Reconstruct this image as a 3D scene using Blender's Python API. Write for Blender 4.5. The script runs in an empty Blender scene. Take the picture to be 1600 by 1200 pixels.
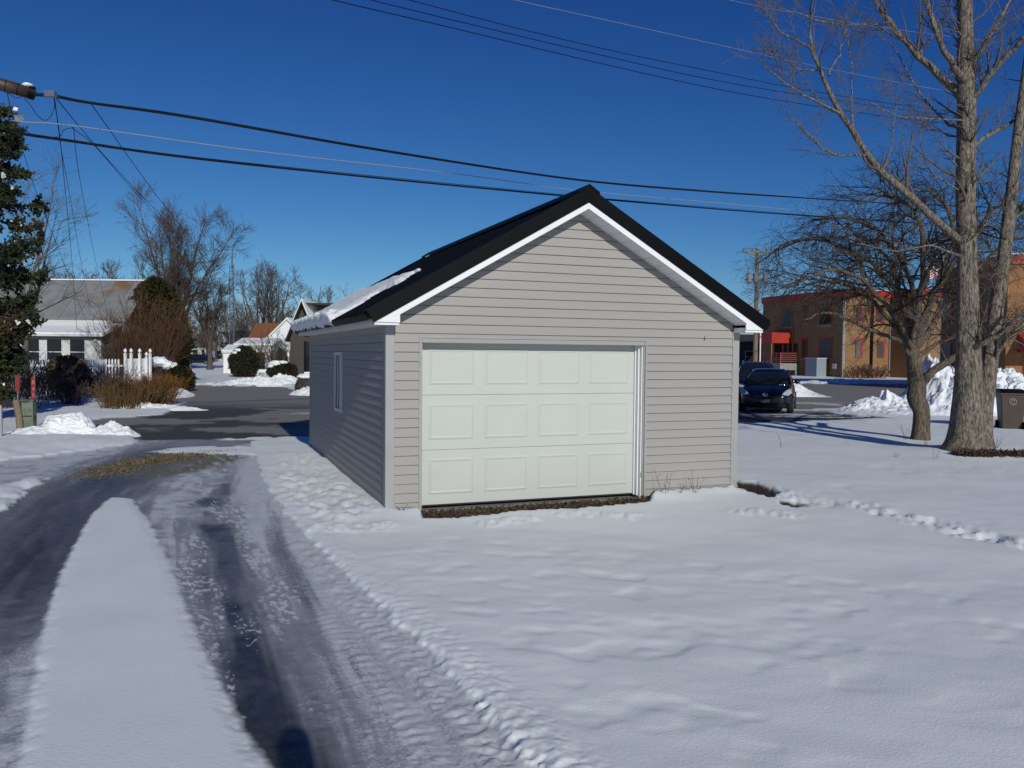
import bpy, math, random
import numpy as np
from mathutils import Vector, Matrix

random.seed(7)
RNG = np.random.default_rng(11)
scene = bpy.context.scene
COL = scene.collection
R = math.radians

# ------------------------------------------------------------------ camera
CZ, F, PITCH, ROLL = 1.981, 1287.0, -0.0370, 0.0088      # metres, photo pixels, radians
fw = Vector((0, math.cos(PITCH), math.sin(PITCH)))
rt = Vector((1, 0, 0)); up = rt.cross(fw)
rt2 = rt * math.cos(ROLL) + up * math.sin(ROLL); up2 = rt2.cross(fw)
cam_d = bpy.data.cameras.new('camera')
cam = bpy.data.objects.new('camera', cam_d); COL.objects.link(cam)
M = Matrix((rt2, up2, -fw)).transposed().to_4x4(); M.translation = Vector((0, 0, CZ))
cam.matrix_world = M
cam_d.sensor_width = 36; cam_d.lens = 36 * F / 1600
cam_d.clip_start = 0.05; cam_d.clip_end = 6000
scene.camera = cam
scene.render.resolution_x = 1024; scene.render.resolution_y = 768

# ------------------------------------------------------------------ light
SUN_EL, SUN_AZ = 23.0, -18.2            # the light travels towards azimuth -16.5 deg (from +Y, to the right positive)
world = bpy.data.worlds.new('World'); scene.world = world; world.use_nodes = True
nt = world.node_tree; nt.nodes.clear()
sky = nt.nodes.new('ShaderNodeTexSky'); sky.sky_type = 'NISHITA'; sky.sun_disc = False
sky.sun_elevation = R(SUN_EL); sky.sun_rotation = R(180 + SUN_AZ)
sky.air_density = 1.0; sky.dust_density = 0.15; sky.ozone_density = 4.0; sky.altitude = 300
sep = nt.nodes.new('ShaderNodeSeparateColor'); comb = nt.nodes.new('ShaderNodeCombineColor')
nt.links.new(sky.outputs[0], sep.inputs[0])
sky_ch = []
for ch, (ex, kk) in enumerate(((1.755, .094), (1.50, .181), (1.03, .50))):     # camera response of the clear winter sky
    pw = nt.nodes.new('ShaderNodeMath'); pw.operation = 'POWER'; pw.inputs[1].default_value = ex
    ml = nt.nodes.new('ShaderNodeMath'); ml.operation = 'MULTIPLY'; ml.inputs[1].default_value = kk
    nt.links.new(sep.outputs[ch], pw.inputs[0]); nt.links.new(pw.outputs[0], ml.inputs[0]); sky_ch.append(ml)
    if ch < 2: nt.links.new(ml.outputs[0], comb.inputs[ch])
bg = nt.nodes.new('ShaderNodeBackground'); bg.inputs[1].default_value = 0.10
wo = nt.nodes.new('ShaderNodeOutputWorld')
mb = nt.nodes.new('ShaderNodeMath'); mb.operation = 'MULTIPLY_ADD'; mb.inputs[1].default_value = 0.32
nt.links.new(sky_ch[1].outputs[0], mb.inputs[0]); nt.links.new(sky_ch[2].outputs[0], mb.inputs[2]); nt.links.new(mb.outputs[0], comb.inputs[2])
nt.links.new(comb.outputs[0], bg.inputs[0]); nt.links.new(bg.outputs[0], wo.inputs[0])
sd = bpy.data.lights.new('sun', 'SUN'); sd.energy = 3.1; sd.angle = R(0.53); sd.color = (1.0, 0.975, 0.895)
sun = bpy.data.objects.new('sun', sd); COL.objects.link(sun)
az = R(SUN_AZ); el = R(SUN_EL)
ldir = Vector((math.sin(az) * math.cos(el), math.cos(az) * math.cos(el), -math.sin(el)))
sun.rotation_euler = ldir.to_track_quat('-Z', 'Y').to_euler()
scene.view_settings.view_transform = 'Standard'; scene.view_settings.look = 'None'
scene.view_settings.exposure = 0.0; scene.view_settings.gamma = 1.0
scene.view_settings.use_curve_mapping = False

# ------------------------------------------------------------------ places: rays from the camera into the site
def ray(px, py):
    return fw * F + rt2 * (px - 800) - up2 * (py - 600)
def A(px, py, d):                         # point at distance d (metres along +Y)
    v = ray(px, py); return Vector((0, 0, CZ)) + v * (d / v.y)
def G(px, py, z=0.0):                     # point on level z
    v = ray(px, py); return Vector((0, 0, CZ)) + v * ((z - CZ) / v.z)
def gdist(px, py): return G(px, py).y

# ------------------------------------------------------------------ noise
def _h(ix, iy, s):
    n = (ix.astype(np.int64) * 374761393 + iy.astype(np.int64) * 668265263 + s * 1442695041) & 0xffffffff
    n = ((n ^ (n >> 13)) * 1274126177) & 0xffffffff
    return ((n ^ (n >> 16)) & 0xffff) / 65535.0
def vn(x, y, s=0):
    x = np.asarray(x, float); y = np.asarray(y, float)
    ix = np.floor(x); iy = np.floor(y); fx = x - ix; fy = y - iy
    fx = fx * fx * fx * (fx * (fx * 6 - 15) + 10); fy = fy * fy * fy * (fy * (fy * 6 - 15) + 10)
    a = _h(ix, iy, s); b = _h(ix + 1, iy, s); c = _h(ix, iy + 1, s); d = _h(ix + 1, iy + 1, s)
    return (a + (b - a) * fx) * (1 - fy) + (c + (d - c) * fx) * fy
def fbm(x, y, s=0, o=4):
    r = 0; a = 0.5; t = 0; x, y = x * .848 - y * .53 + 11.3, x * .53 + y * .848 + 4.9
    for i in range(o):
        r = r + a * vn(x, y, s + i * 17); t += a; a *= 0.5
        x, y = x * 1.93 + y * 0.31 + 5.1, y * 1.93 - x * 0.31 + 3.7
    return r / t
def ss(a, b, x):
    t = np.clip((x - a) / (b - a), 0, 1); return t * t * (3 - 2 * t)

# ------------------------------------------------------------------ materials
def newmat(name):
    m = bpy.data.materials.new(name); m.use_nodes = True
    n = m.node_tree; b = n.nodes['Principled BSDF']; return m, n, b
def mat(name, c, rough=0.6, c2=None, scale=3.0, bump=0.0, bscale=20.0, metal=0.0, spec=0.5, stretch=(1, 1, 1), detail=6, mid=0.5, contrast=0.2, c3=None, scale3=0.7):
    m, n, b = newmat(name)
    b.inputs['Roughness'].default_value = rough; b.inputs['Metallic'].default_value = metal
    b.inputs['Specular IOR Level'].default_value = spec
    b.inputs['Base Color'].default_value = (*c, 1)
    tc = n.nodes.new('ShaderNodeTexCoord'); mp = n.nodes.new('ShaderNodeMapping')
    mp.inputs['Scale'].default_value = stretch
    n.links.new(tc.outputs['Object'], mp.inputs[0])
    if c2:
        no = n.nodes.new('ShaderNodeTexNoise'); no.inputs['Scale'].default_value = scale; no.inputs['Detail'].default_value = detail
        n.links.new(mp.outputs[0], no.inputs['Vector'])
        cr = n.nodes.new('ShaderNodeValToRGB')
        cr.color_ramp.elements[0].position = mid - contrast; cr.color_ramp.elements[1].position = mid + contrast
        cr.color_ramp.elements[0].color = (*c, 1); cr.color_ramp.elements[1].color = (*c2, 1)
        n.links.new(no.outputs['Fac'], cr.inputs[0]); src = cr.outputs[0]
        if c3:
            n3 = n.nodes.new('ShaderNodeTexNoise'); n3.inputs['Scale'].default_value = scale3; n3.inputs['Detail'].default_value = 5
            n.links.new(tc.outputs['Object'], n3.inputs['Vector'])
            r3 = n.nodes.new('ShaderNodeValToRGB'); r3.color_ramp.elements[0].position = 0.52; r3.color_ramp.elements[1].position = 0.64
            n.links.new(n3.outputs['Fac'], r3.inputs[0])
            mx = n.nodes.new('ShaderNodeMixRGB'); n.links.new(r3.outputs[0], mx.inputs[0]); n.links.new(src, mx.inputs[1])
            mx.inputs[2].default_value = (*c3, 1); src = mx.outputs[0]
        n.links.new(src, b.inputs['Base Color'])
    if bump:
        nb = n.nodes.new('ShaderNodeTexNoise'); nb.inputs['Scale'].default_value = bscale; nb.inputs['Detail'].default_value = 6
        n.links.new(mp.outputs[0], nb.inputs['Vector'])
        bp = n.nodes.new('ShaderNodeBump'); bp.inputs['Strength'].default_value = bump; bp.inputs['Distance'].default_value = 0.02
        n.links.new(nb.outputs['Fac'], bp.inputs['Height']); n.links.new(bp.outputs[0], b.inputs['Normal'])
    return m
def bark_mat(name, c, c2, vscale=9.0, bump=0.9):
    m, n, b = newmat(name); b.inputs['Roughness'].default_value = 0.9; b.inputs['Specular IOR Level'].default_value = 0.2
    tc = n.nodes.new('ShaderNodeTexCoord'); mp = n.nodes.new('ShaderNodeMapping'); mp.inputs['Scale'].default_value = (1, 1, 0.30)
    n.links.new(tc.outputs['Object'], mp.inputs[0])
    no = n.nodes.new('ShaderNodeTexNoise'); no.inputs['Scale'].default_value = vscale * 2.2; no.inputs['Detail'].default_value = 7; no.inputs['Distortion'].default_value = 0.8
    vo = n.nodes.new('ShaderNodeTexVoronoi'); vo.inputs['Scale'].default_value = vscale * 2.0; vo.feature = 'DISTANCE_TO_EDGE'
    mixv = n.nodes.new('ShaderNodeMixRGB'); mixv.inputs[0].default_value = 0.12
    n.links.new(mp.outputs[0], no.inputs['Vector']); n.links.new(mp.outputs[0], mixv.inputs[1]); n.links.new(no.outputs['Color'], mixv.inputs[2])
    n.links.new(mixv.outputs[0], vo.inputs['Vector'])
    cr = n.nodes.new('ShaderNodeValToRGB'); cr.color_ramp.elements[0].color = (*c, 1); cr.color_ramp.elements[1].color = (*c2, 1)
    cr.color_ramp.elements[0].position = 0.33; cr.color_ramp.elements[1].position = 0.62
    n.links.new(no.outputs['Fac'], cr.inputs[0]); n.links.new(cr.outputs[0], b.inputs['Base Color'])
    ad = n.nodes.new('ShaderNodeMath'); ad.operation = 'ADD'; n.links.new(vo.outputs['Distance'], ad.inputs[0]); n.links.new(no.outputs['Fac'], ad.inputs[1])
    bp = n.nodes.new('ShaderNodeBump'); bp.inputs['Strength'].default_value = bump; bp.inputs['Distance'].default_value = 0.05
    n.links.new(ad.outputs[0], bp.inputs['Height']); n.links.new(bp.outputs[0], b.inputs['Normal'])
    return m

SNOW = (0.80, 0.825, 0.83)
m_snow = mat('snow', SNOW, 0.7, (0.75, 0.775, 0.78), 2.5, 0.7, 16, spec=0.25)
m_snowd = mat('dirty_snow', (0.78, 0.81, 0.85), 0.75, (0.42, 0.41, 0.39), 2.2, 0.8, 14, spec=0.2, mid=0.62, contrast=0.08)
m_siding = mat('vinyl_siding', (0.298, 0.281, 0.264), 0.55, (0.315, 0.297, 0.279), 1.2, 0.12, 60, stretch=(0.3, 0.3, 6), spec=0.3)
m_sidewall = m_siding
m_trim = mat('trim_vinyl', (0.29, 0.285, 0.275), 0.5, (0.33, 0.325, 0.32), 2)
m_white = mat('white_paint', (0.78, 0.78, 0.77), 0.5, (0.72, 0.72, 0.71), 2)
m_door = mat('door_paint', (0.475, 0.495, 0.455), 0.45, (0.495, 0.515, 0.475), 2, 0.05, 120, spec=0.3)
m_black = mat('black_metal', (0.003, 0.0033, 0.004), 0.45, (0.0045, 0.005, 0.006), 3, spec=0.08)
m_glassd = mat('dark_glass', (0.012, 0.014, 0.016), 0.08, spec=0.5)
m_wframe = mat('window_frame', (0.62, 0.63, 0.64), 0.4)
m_steel = mat('steel', (0.35, 0.36, 0.37), 0.35, metal=0.8)
m_conc = mat('concrete', (0.30, 0.29, 0.27), 0.85, (0.20, 0.19, 0.17), 6, 0.3, 40)
m_bark = bark_mat('pale_bark', (0.06, 0.050, 0.04), (0.29, 0.25, 0.20), 11)
m_bark2 = bark_mat('grey_bark', (0.07, 0.055, 0.04), (0.20, 0.165, 0.125), 12)
m_twig = mat('twig_bark', (0.10, 0.082, 0.065), 0.85, (0.16, 0.135, 0.11), 2, spec=0.2)
m_twigd = mat('dark_twig_bark', (0.045, 0.034, 0.028), 0.85, (0.075, 0.058, 0.045), 2, spec=0.2)
m_twigf = mat('far_twig_bark', (0.075, 0.058, 0.052), 0.9, (0.11, 0.085, 0.07), 1, spec=0.1)
m_wire = mat('wire_rubber', (0.006, 0.006, 0.007), 0.7, spec=.2)
m_wirel = mat('bare_aluminium_wire', (0.27, 0.28, 0.30), 0.5)
m_needle = mat('spruce_needles', (0.012, 0.022, 0.012), 0.7, (0.035, 0.048, 0.022), 1.5, spec=0.2, c3=(0.06, 0.045, 0.02), scale3=0.9)
m_cedar = mat('cedar_foliage', (0.014, 0.018, 0.006), 0.8, (0.045, 0.038, 0.012), 1.2, spec=0.2, c3=(0.07, 0.04, 0.015), scale3=0.7)
m_yew = mat('yew_foliage', (0.014, 0.020, 0.009), 0.8, (0.035, 0.035, 0.014), 1.6, spec=0.2, c3=(0.05, 0.025, 0.015), scale3=0.9)
m_grassb = mat('brown_grass', (0.10, 0.065, 0.035), 0.9, (0.17, 0.11, 0.05), 1.5, spec=0.1)
m_grasso = mat('orange_grass', (0.20, 0.09, 0.025), 0.9, (0.26, 0.13, 0.04), 1.5, spec=0.1)
m_brush = mat('brush_stems', (0.10, 0.055, 0.035), 0.9, (0.14, 0.085, 0.05), 1.0, spec=0.1)
m_brick = None

# ------------------------------------------------------------------ object helpers
def tag(o, label=None, cat=None, group=None, kind=None):
    if label: o['label'] = label
    if cat: o['category'] = cat
    if group: o['group'] = group
    if kind: o['kind'] = kind
    return o
def thing(name, label, cat, loc=(0, 0, 0), rz=0, group=None):
    o = bpy.data.objects.new(name, None); COL.objects.link(o); o.empty_display_size = 0.2
    o.location = loc; o.rotation_euler = (0, 0, rz)
    return tag(o, label, cat, group)
def link(name, me, parent=None):
    o = bpy.data.objects.new(name, me); COL.objects.link(o)
    if parent: o.parent = parent
    return o
class MB:
    def __init__(s): s.v = []; s.f = []
    def add(s, vs, fs):
        b = len(s.v); s.v += [tuple(v) for v in vs]; s.f += [tuple(i + b for i in f) for f in fs]; return s
    def box(s, x0, x1, y0, y1, z0, z1, mtx=None):
        vs = [Vector((x, y, z)) for z in (z0, z1) for y in (y0, y1) for x in (x0, x1)]
        if mtx: vs = [mtx @ v for v in vs]
        return s.add(vs, [(0, 2, 3, 1), (4, 5, 7, 6), (0, 1, 5, 4), (2, 6, 7, 3), (0, 4, 6, 2), (1, 3, 7, 5)])
    def prism(s, poly, a, b, axis='y', mtx=None):     # polygon (u,v) extruded from a to b along the axis
        n = len(poly)
        def P(u, v, w):
            p = {'y': (u, w, v), 'x': (w, u, v), 'z': (u, v, w)}[axis]
            p = Vector(p); return mtx @ p if mtx else p
        vs = [P(u, v, a) for u, v in poly] + [P(u, v, b) for u, v in poly]
        return s.add(vs, [tuple(range(n)), tuple(range(2 * n - 1, n - 1, -1))] + [(i, i + n, (i + 1) % n + n, (i + 1) % n) for i in range(n)])
    def tube(s, pts, r, n=8, caps=True):
        pts = [Vector(p) for p in pts]; rs = r if isinstance(r, (list, tuple)) else [r] * len(pts)
        vs = []; fs = []
        for i, p in enumerate(pts):
            t = (pts[min(i + 1, len(pts) - 1)] - pts[max(i - 1, 0)]).normalized()
            ref = Vector((0, 0, 1)) if abs(t.z) < 0.9 else Vector((1, 0, 0))
            u = t.cross(ref).normalized(); w = t.cross(u)
            for k in range(n):
                a = 2 * math.pi * k / n; vs.append(p + (u * math.cos(a) + w * math.sin(a)) * rs[i])
        for i in range(len(pts) - 1):
            for k in range(n):
                fs.append((i * n + k, i * n + (k + 1) % n, (i + 1) * n + (k + 1) % n, (i + 1) * n + k))
        if caps: fs += [tuple(range(n))[::-1], tuple(range((len(pts) - 1) * n, len(pts) * n))]
        return s.add(vs, fs)
    def lathe(s, prof, n=20, mtx=None):                # (radius, z)
        vs = []; fs = []
        for r, z in prof:
            for k in range(n):
                a = 2 * math.pi * k / n; p = Vector((r * math.cos(a), r * math.sin(a), z)); vs.append(mtx @ p if mtx else p)
        for i in range(len(prof) - 1):
            for k in range(n):
                fs.append((i * n + k, i * n + (k + 1) % n, (i + 1) * n + (k + 1) % n, (i + 1) * n + k))
        fs += [tuple(range(n))[::-1], tuple(range((len(prof) - 1) * n, len(prof) * n))]
        return s.add(vs, fs)
    def mesh(s, name, m):
        me = bpy.data.meshes.new(name); me.from_pydata(s.v, [], s.f)
        import bmesh
        bm = bmesh.new(); bm.from_mesh(me); bmesh.ops.recalc_face_normals(bm, faces=bm.faces); bm.to_mesh(me); bm.free()
        if m: me.materials.append(m)
        return me
    def build(s, name, m, parent=None, smooth=False, bevel=0):
        me = s.mesh(name, m)
        if smooth: me.polygons.foreach_set('use_smooth', [True] * len(me.polygons))
        o = link(name, me, parent)
        if bevel:
            b = o.modifiers.new('bevel', 'BEVEL'); b.width = bevel; b.segments = 2; b.limit_method = 'ANGLE'
        return o
def copy_tree(o, parent=None):
    c = o.copy(); COL.objects.link(c); c.parent = parent
    for ch in list(o.children):
        if ch.name in COL.objects: copy_tree(ch, c)
    return c
def mesh_np(name, V, Q, m, parent=None, smooth=True, tri=False):
    me = bpy.data.meshes.new(name); V = np.ascontiguousarray(V, np.float32).reshape(-1, 3); Q = np.ascontiguousarray(Q, np.int32)
    k = Q.shape[1]
    me.vertices.add(len(V)); me.vertices.foreach_set('co', V.ravel())
    me.loops.add(Q.size); me.loops.foreach_set('vertex_index', Q.ravel())
    me.polygons.add(len(Q)); me.polygons.foreach_set('loop_start', np.arange(0, Q.size, k, dtype=np.int32))
    me.polygons.foreach_set('use_smooth', np.full(len(Q), smooth))
    me.update(calc_edges=True); me.validate()
    if m: me.materials.append(m)
    return link(name, me, parent)

# ------------------------------------------------------------------ branches (vectorised)
def nrm(v): return v / (np.linalg.norm(v, axis=-1, keepdims=True) + 1e-9)
def resample(pts, n=12, jitter=0.0, rng=RNG):
    P = np.array([list(p) for p in pts], float)
    if len(P) > 2:   # catmull-rom
        Q = np.vstack([2 * P[0] - P[1], P, 2 * P[-1] - P[-2]]); t = np.linspace(0, len(P) - 1.0001, n); out = []
        for a in t:
            i = int(a); u = a - i; p0, p1, p2, p3 = Q[i:i + 4]
            out.append(0.5 * (2 * p1 + (p2 - p0) * u + (2 * p0 - 5 * p1 + 4 * p2 - p3) * u * u + (3 * p1 - p0 - 3 * p2 + p3) * u ** 3))
        out = np.array(out)
    else:
        out = P[0] + (P[1] - P[0]) * np.linspace(0, 1, n)[:, None]
    if jitter: out[1:-1] += rng.normal(0, jitter, (n - 2, 3))
    return out
def spawn(P, Rr, K, t0, t1, length, ang, n=6, jit=0.18, trop=0.05, rs=0.55, taper=0.25, rng=RNG, rmin=0.004, angj=0.25, lenj=0.3, flat=None, endscale=0.6):
    M, N, _ = P.shape
    t = rng.uniform(t0, t1, (M, K)); a = t * (N - 1); i = np.clip(a.astype(int), 0, N - 2); u = (a - i)[..., None]
    m = np.arange(M)[:, None]
    p = P[m, i] * (1 - u) + P[m, i + 1] * u; r = Rr[m, i] * (1 - u[..., 0]) + Rr[m, i + 1] * u[..., 0]
    d = nrm(P[m, i + 1] - P[m, i])
    rv = rng.normal(0, 1, d.shape); side = nrm(rv - (rv * d).sum(-1, keepdims=True) * d)
    th = ang + rng.normal(0, angj, t.shape)
    dd = nrm(d * np.cos(th)[..., None] + side * np.sin(th)[..., None])
    length = np.asarray(length, float)
    if length.ndim == 1: length = length[:, None]
    L = length * (1 - (1 - endscale) * (t - t0) / max(t1 - t0, 1e-3)) * rng.uniform(1 - lenj, 1 + lenj, t.shape)
    p = p.reshape(-1, 3); dd = dd.reshape(-1, 3); L = L.ravel(); r0 = np.maximum(r.ravel() * rs, rmin)
    C = np.zeros((len(p), n, 3)); C[:, 0] = p
    for k in range(1, n):
        dd = nrm(dd + rng.normal(0, jit, dd.shape) + np.array([0, 0, trop]))
        C[:, k] = C[:, k - 1] + dd * (L / (n - 1))[:, None]
    RR = r0[:, None] * np.linspace(1, taper, n)[None]
    return C, np.maximum(RR, rmin * 0.7)
def tubes(name, batches, m, parent=None, sides=4, kind=None, smooth=True):
    Vs = []; Qs = []; off = 0
    for (P, Rr) in batches:
        sd_ = sides
        M_, N, _ = P.shape
        T = np.zeros_like(P); T[:, 1:-1] = P[:, 2:] - P[:, :-2]; T[:, 0] = P[:, 1] - P[:, 0]; T[:, -1] = P[:, -1] - P[:, -2]; T = nrm(T)
        ref = np.where(np.abs(nrm(P[:, -1] - P[:, 0])[:, 2:3]) < 0.8, np.array([[0, 0, 1.]]), np.array([[1., 0, 0]]))[:, None, :]
        U = nrm(np.cross(T, ref)); W = np.cross(T, U)
        a = np.arange(sd_) * 2 * np.pi / sd_
        V = P[:, :, None] + (U[:, :, None] * np.cos(a)[:, None] + W[:, :, None] * np.sin(a)[:, None]) * Rr[:, :, None, None]
        idx = (np.arange(M_)[:, None, None] * N + np.arange(N - 1)[None, :, None]) * sd_ + np.arange(sd_)
        nx = (np.arange(M_)[:, None, None] * N + np.arange(N - 1)[None, :, None]) * sd_ + (np.arange(sd_) + 1) % sd_
        Q = np.stack([idx, nx, nx + sd_, idx + sd_], -1).reshape(-1, 4) + off
        Vs.append(V.reshape(-1, 3)); Qs.append(Q); off += V.size // 3
    o = mesh_np(name, np.vstack(Vs), np.vstack(Qs), m, parent, smooth)
    if kind: o['kind'] = kind
    return o
def leaves(name, pts, size, m, parent=None, aspect=2.5, rng=RNG, dirs=None, kind=None, spread=1.0):
    pts = np.asarray(pts); n = len(pts)
    d = rng.normal(0, 1, (n, 3))
    if dirs is not None: d = dirs + spread * d * 0.6
    d = nrm(d); s = nrm(np.cross(d, rng.normal(0, 1, (n, 3))))
    L = size * rng.uniform(0.6, 1.4, (n, 1)); Wd = L / aspect
    V = np.stack([pts - s * Wd * 0.3, pts + d * L * 0.5 - s * Wd, pts + d * L, pts + d * L * 0.5 + s * Wd], 1)
    Q = np.arange(n * 4).reshape(-1, 4)
    o = mesh_np(name, V, Q, m, parent, False)
    if kind: o['kind'] = kind
    return o
def one(pts, r0, r1, n=12, jitter=0.0, flare=0):
    P = resample(pts, n, jitter)[None]; Rr = np.linspace(r0, r1, n)[None].copy()
    if flare: Rr[0, :3] += np.array([flare, flare * 0.35, flare * 0.1])
    return P, Rr

# ================================================================== GARAGE FRAME (used by the terrain too)
GY = 0.3650
gc, gs = math.cos(GY), math.sin(GY)
GO = Vector((2.1608 * gc - 9.9201 * gs, 2.1608 * gs + 9.9201 * gc, 0))
def gw(x, y, z=0): return GO + Vector((x * gc - y * gs, x * gs + y * gc, z))
W_, L_, OV, EV, ZT, ZF, ZR, LB = 5.085, 7.218, 0.326, 0.217, 2.341, 3.928, 4.098, 0.33
DL, DR, DH, REC = 0.42, 3.577, 2.165, 0.19
SL = (ZF - ZT) / (W_ / 2 + EV)

# ================================================================== TERRAIN
def poly(pl): return np.array([[G(*p).x, G(*p).y] for p in pl])
def sdist(X, Y, P):                       # signed distance, positive inside
    d = np.full(X.shape, 1e9); ins = np.zeros(X.shape, bool)
    n = len(P)
    for i in range(n):
        ax, ay = P[i]; bx, by = P[(i + 1) % n]; ex, ey = bx - ax, by - ay
        t = np.clip(((X - ax) * ex + (Y - ay) * ey) / (ex * ex + ey * ey + 1e-12), 0, 1)
        d = np.minimum(d, np.hypot(X - ax - t * ex, Y - ay - t * ey))
        if abs(ey) > 1e-9:
            c = ((ay > Y) != (by > Y)) & (X < ex * (Y - ay) / ey + ax); ins ^= c
    return np.where(ins, d, -d)
EDGE = [(1010, 1400), (915, 1300), (830, 1200), (740, 1100), (645, 1003), (562, 925), (486, 850), (436, 790), (410, 750), (401, 716)]
P_drive = poly(EDGE + [(396, 700), (388, 688), (300, 684), (215, 690), (150, 704), (60, 716), (-100, 732), (-700, 790), (-2500, 1400)])
P_med = poly([(20, 1400), (30, 1300), (45, 1200), (62, 1080), (84, 960), (112, 880), (150, 805), (178, 780), (200, 782), (222, 812), (240, 850), (262, 905), (297, 1000), (342, 1100), (398, 1200), (450, 1300), (500, 1400)])
P_lot = poly([(388, 692), (300, 687), (212, 689), (198, 672), (120, 668), (135, 657), (250, 649), (284, 637), (276, 618), (270, 607), (310, 603.5), (400, 604), (445, 603), (470, 612), (560, 616), (900, 606), (1150, 600), (1260, 600), (1420, 603), (1450, 612), (1330, 648), (1405, 654), (1150, 664), (800, 682), (487, 684), (450, 684)])
P_lot2 = poly([(1150, 600), (1430, 601), (1500, 606), (1460, 616), (1380, 632), (1345, 646), (1150, 655), (900, 655)])
P_rough = poly([(405, 738), (430, 715), (487, 706), (604, 806), (560, 822), (500, 832), (462, 815), (430, 778)])
P_grass = poly([(160, 741), (205, 722), (290, 709), (385, 702), (388, 716), (340, 730), (260, 745), (215, 748)])
P_bank = poly([(-900, 660), (-60, 668), (70, 672), (200, 688), (212, 695), (110, 708), (-20, 720), (-700, 772)])
P_bankb = poly([(-900, 900), (-60, 830), (0, 802), (45, 768), (70, 752), (40, 752), (0, 762), (-60, 775), (-900, 850)])
P_dirt = poly([(655, 797), (700, 794), (800, 786), (900, 780), (1000, 774), (1022, 776), (1014, 789), (900, 799), (850, 800), (800, 804), (760, 810), (720, 813), (660, 814)])
P_mul1 = poly([(1150, 755), (1185, 759), (1212, 768), (1216, 777), (1200, 781), (1178, 775), (1148, 770)])
P_mul2 = poly([(1222, 786), (1245, 788), (1262, 797), (1240, 799), (1222, 794)])
trail = [G(*p) for p in [(1160, 762), (1205, 772), (1260, 790), (1330, 795), (1400, 812), (1460, 826), (1530, 845), (1600, 858), (1760, 900), (2000, 960)]]
trailw = np.array([[p.x, p.y] for p in trail])
slide = np.array([[G(*p).x, G(*p).y] for p in [(500, 835), (600, 828), (760, 824), (850, 812), (900, 808), (990, 815), (1090, 812), (1180, 806), (1230, 812)]])
def linedist(X, Y, Lp):
    d = np.full(X.shape, 1e9); s = np.zeros(X.shape); acc = 0
    for (ax, ay), (bx, by) in zip(Lp[:-1], Lp[1:]):
        ex, ey = bx - ax, by - ay; l = math.hypot(ex, ey)
        t = np.clip(((X - ax) * ex + (Y - ay) * ey) / (l * l), 0, 1); dd = np.hypot(X - ax - t * ex, Y - ay - t * ey)
        s = np.where(dd < d, acc + t * l, s); d = np.minimum(d, dd); acc += l
    return d, s
edge_l = np.array([[G(*p).x, G(*p).y] for p in EDGE])
darkc = sorted([(G(*p).y, G(*p).x, w) for p, w in [((455, 1400), .30), ((440, 1250), .27), ((425, 1200), .25), ((410, 1100), .22), ((385, 1000), .19), ((362, 920), .17), ((345, 860), .17), ((338, 800), .15), ((350, 760), .10), ((372, 720), .10), ((380, 700), .2)]])
dy_, dx_, dw_ = [np.array([c[i] for c in darkc]) for i in range(3)]
leftc = sorted([(G(*p).y, G(*p).x) for p in [(-240, 1400), (-130, 1200), (-62, 1100), (-20, 1010), (22, 930), (55, 880), (92, 820), (122, 782), (175, 750), (235, 722), (300, 695)]])
ly_, lx_ = np.array([c[0] for c in leftc]), np.array([c[1] for c in leftc])
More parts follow.
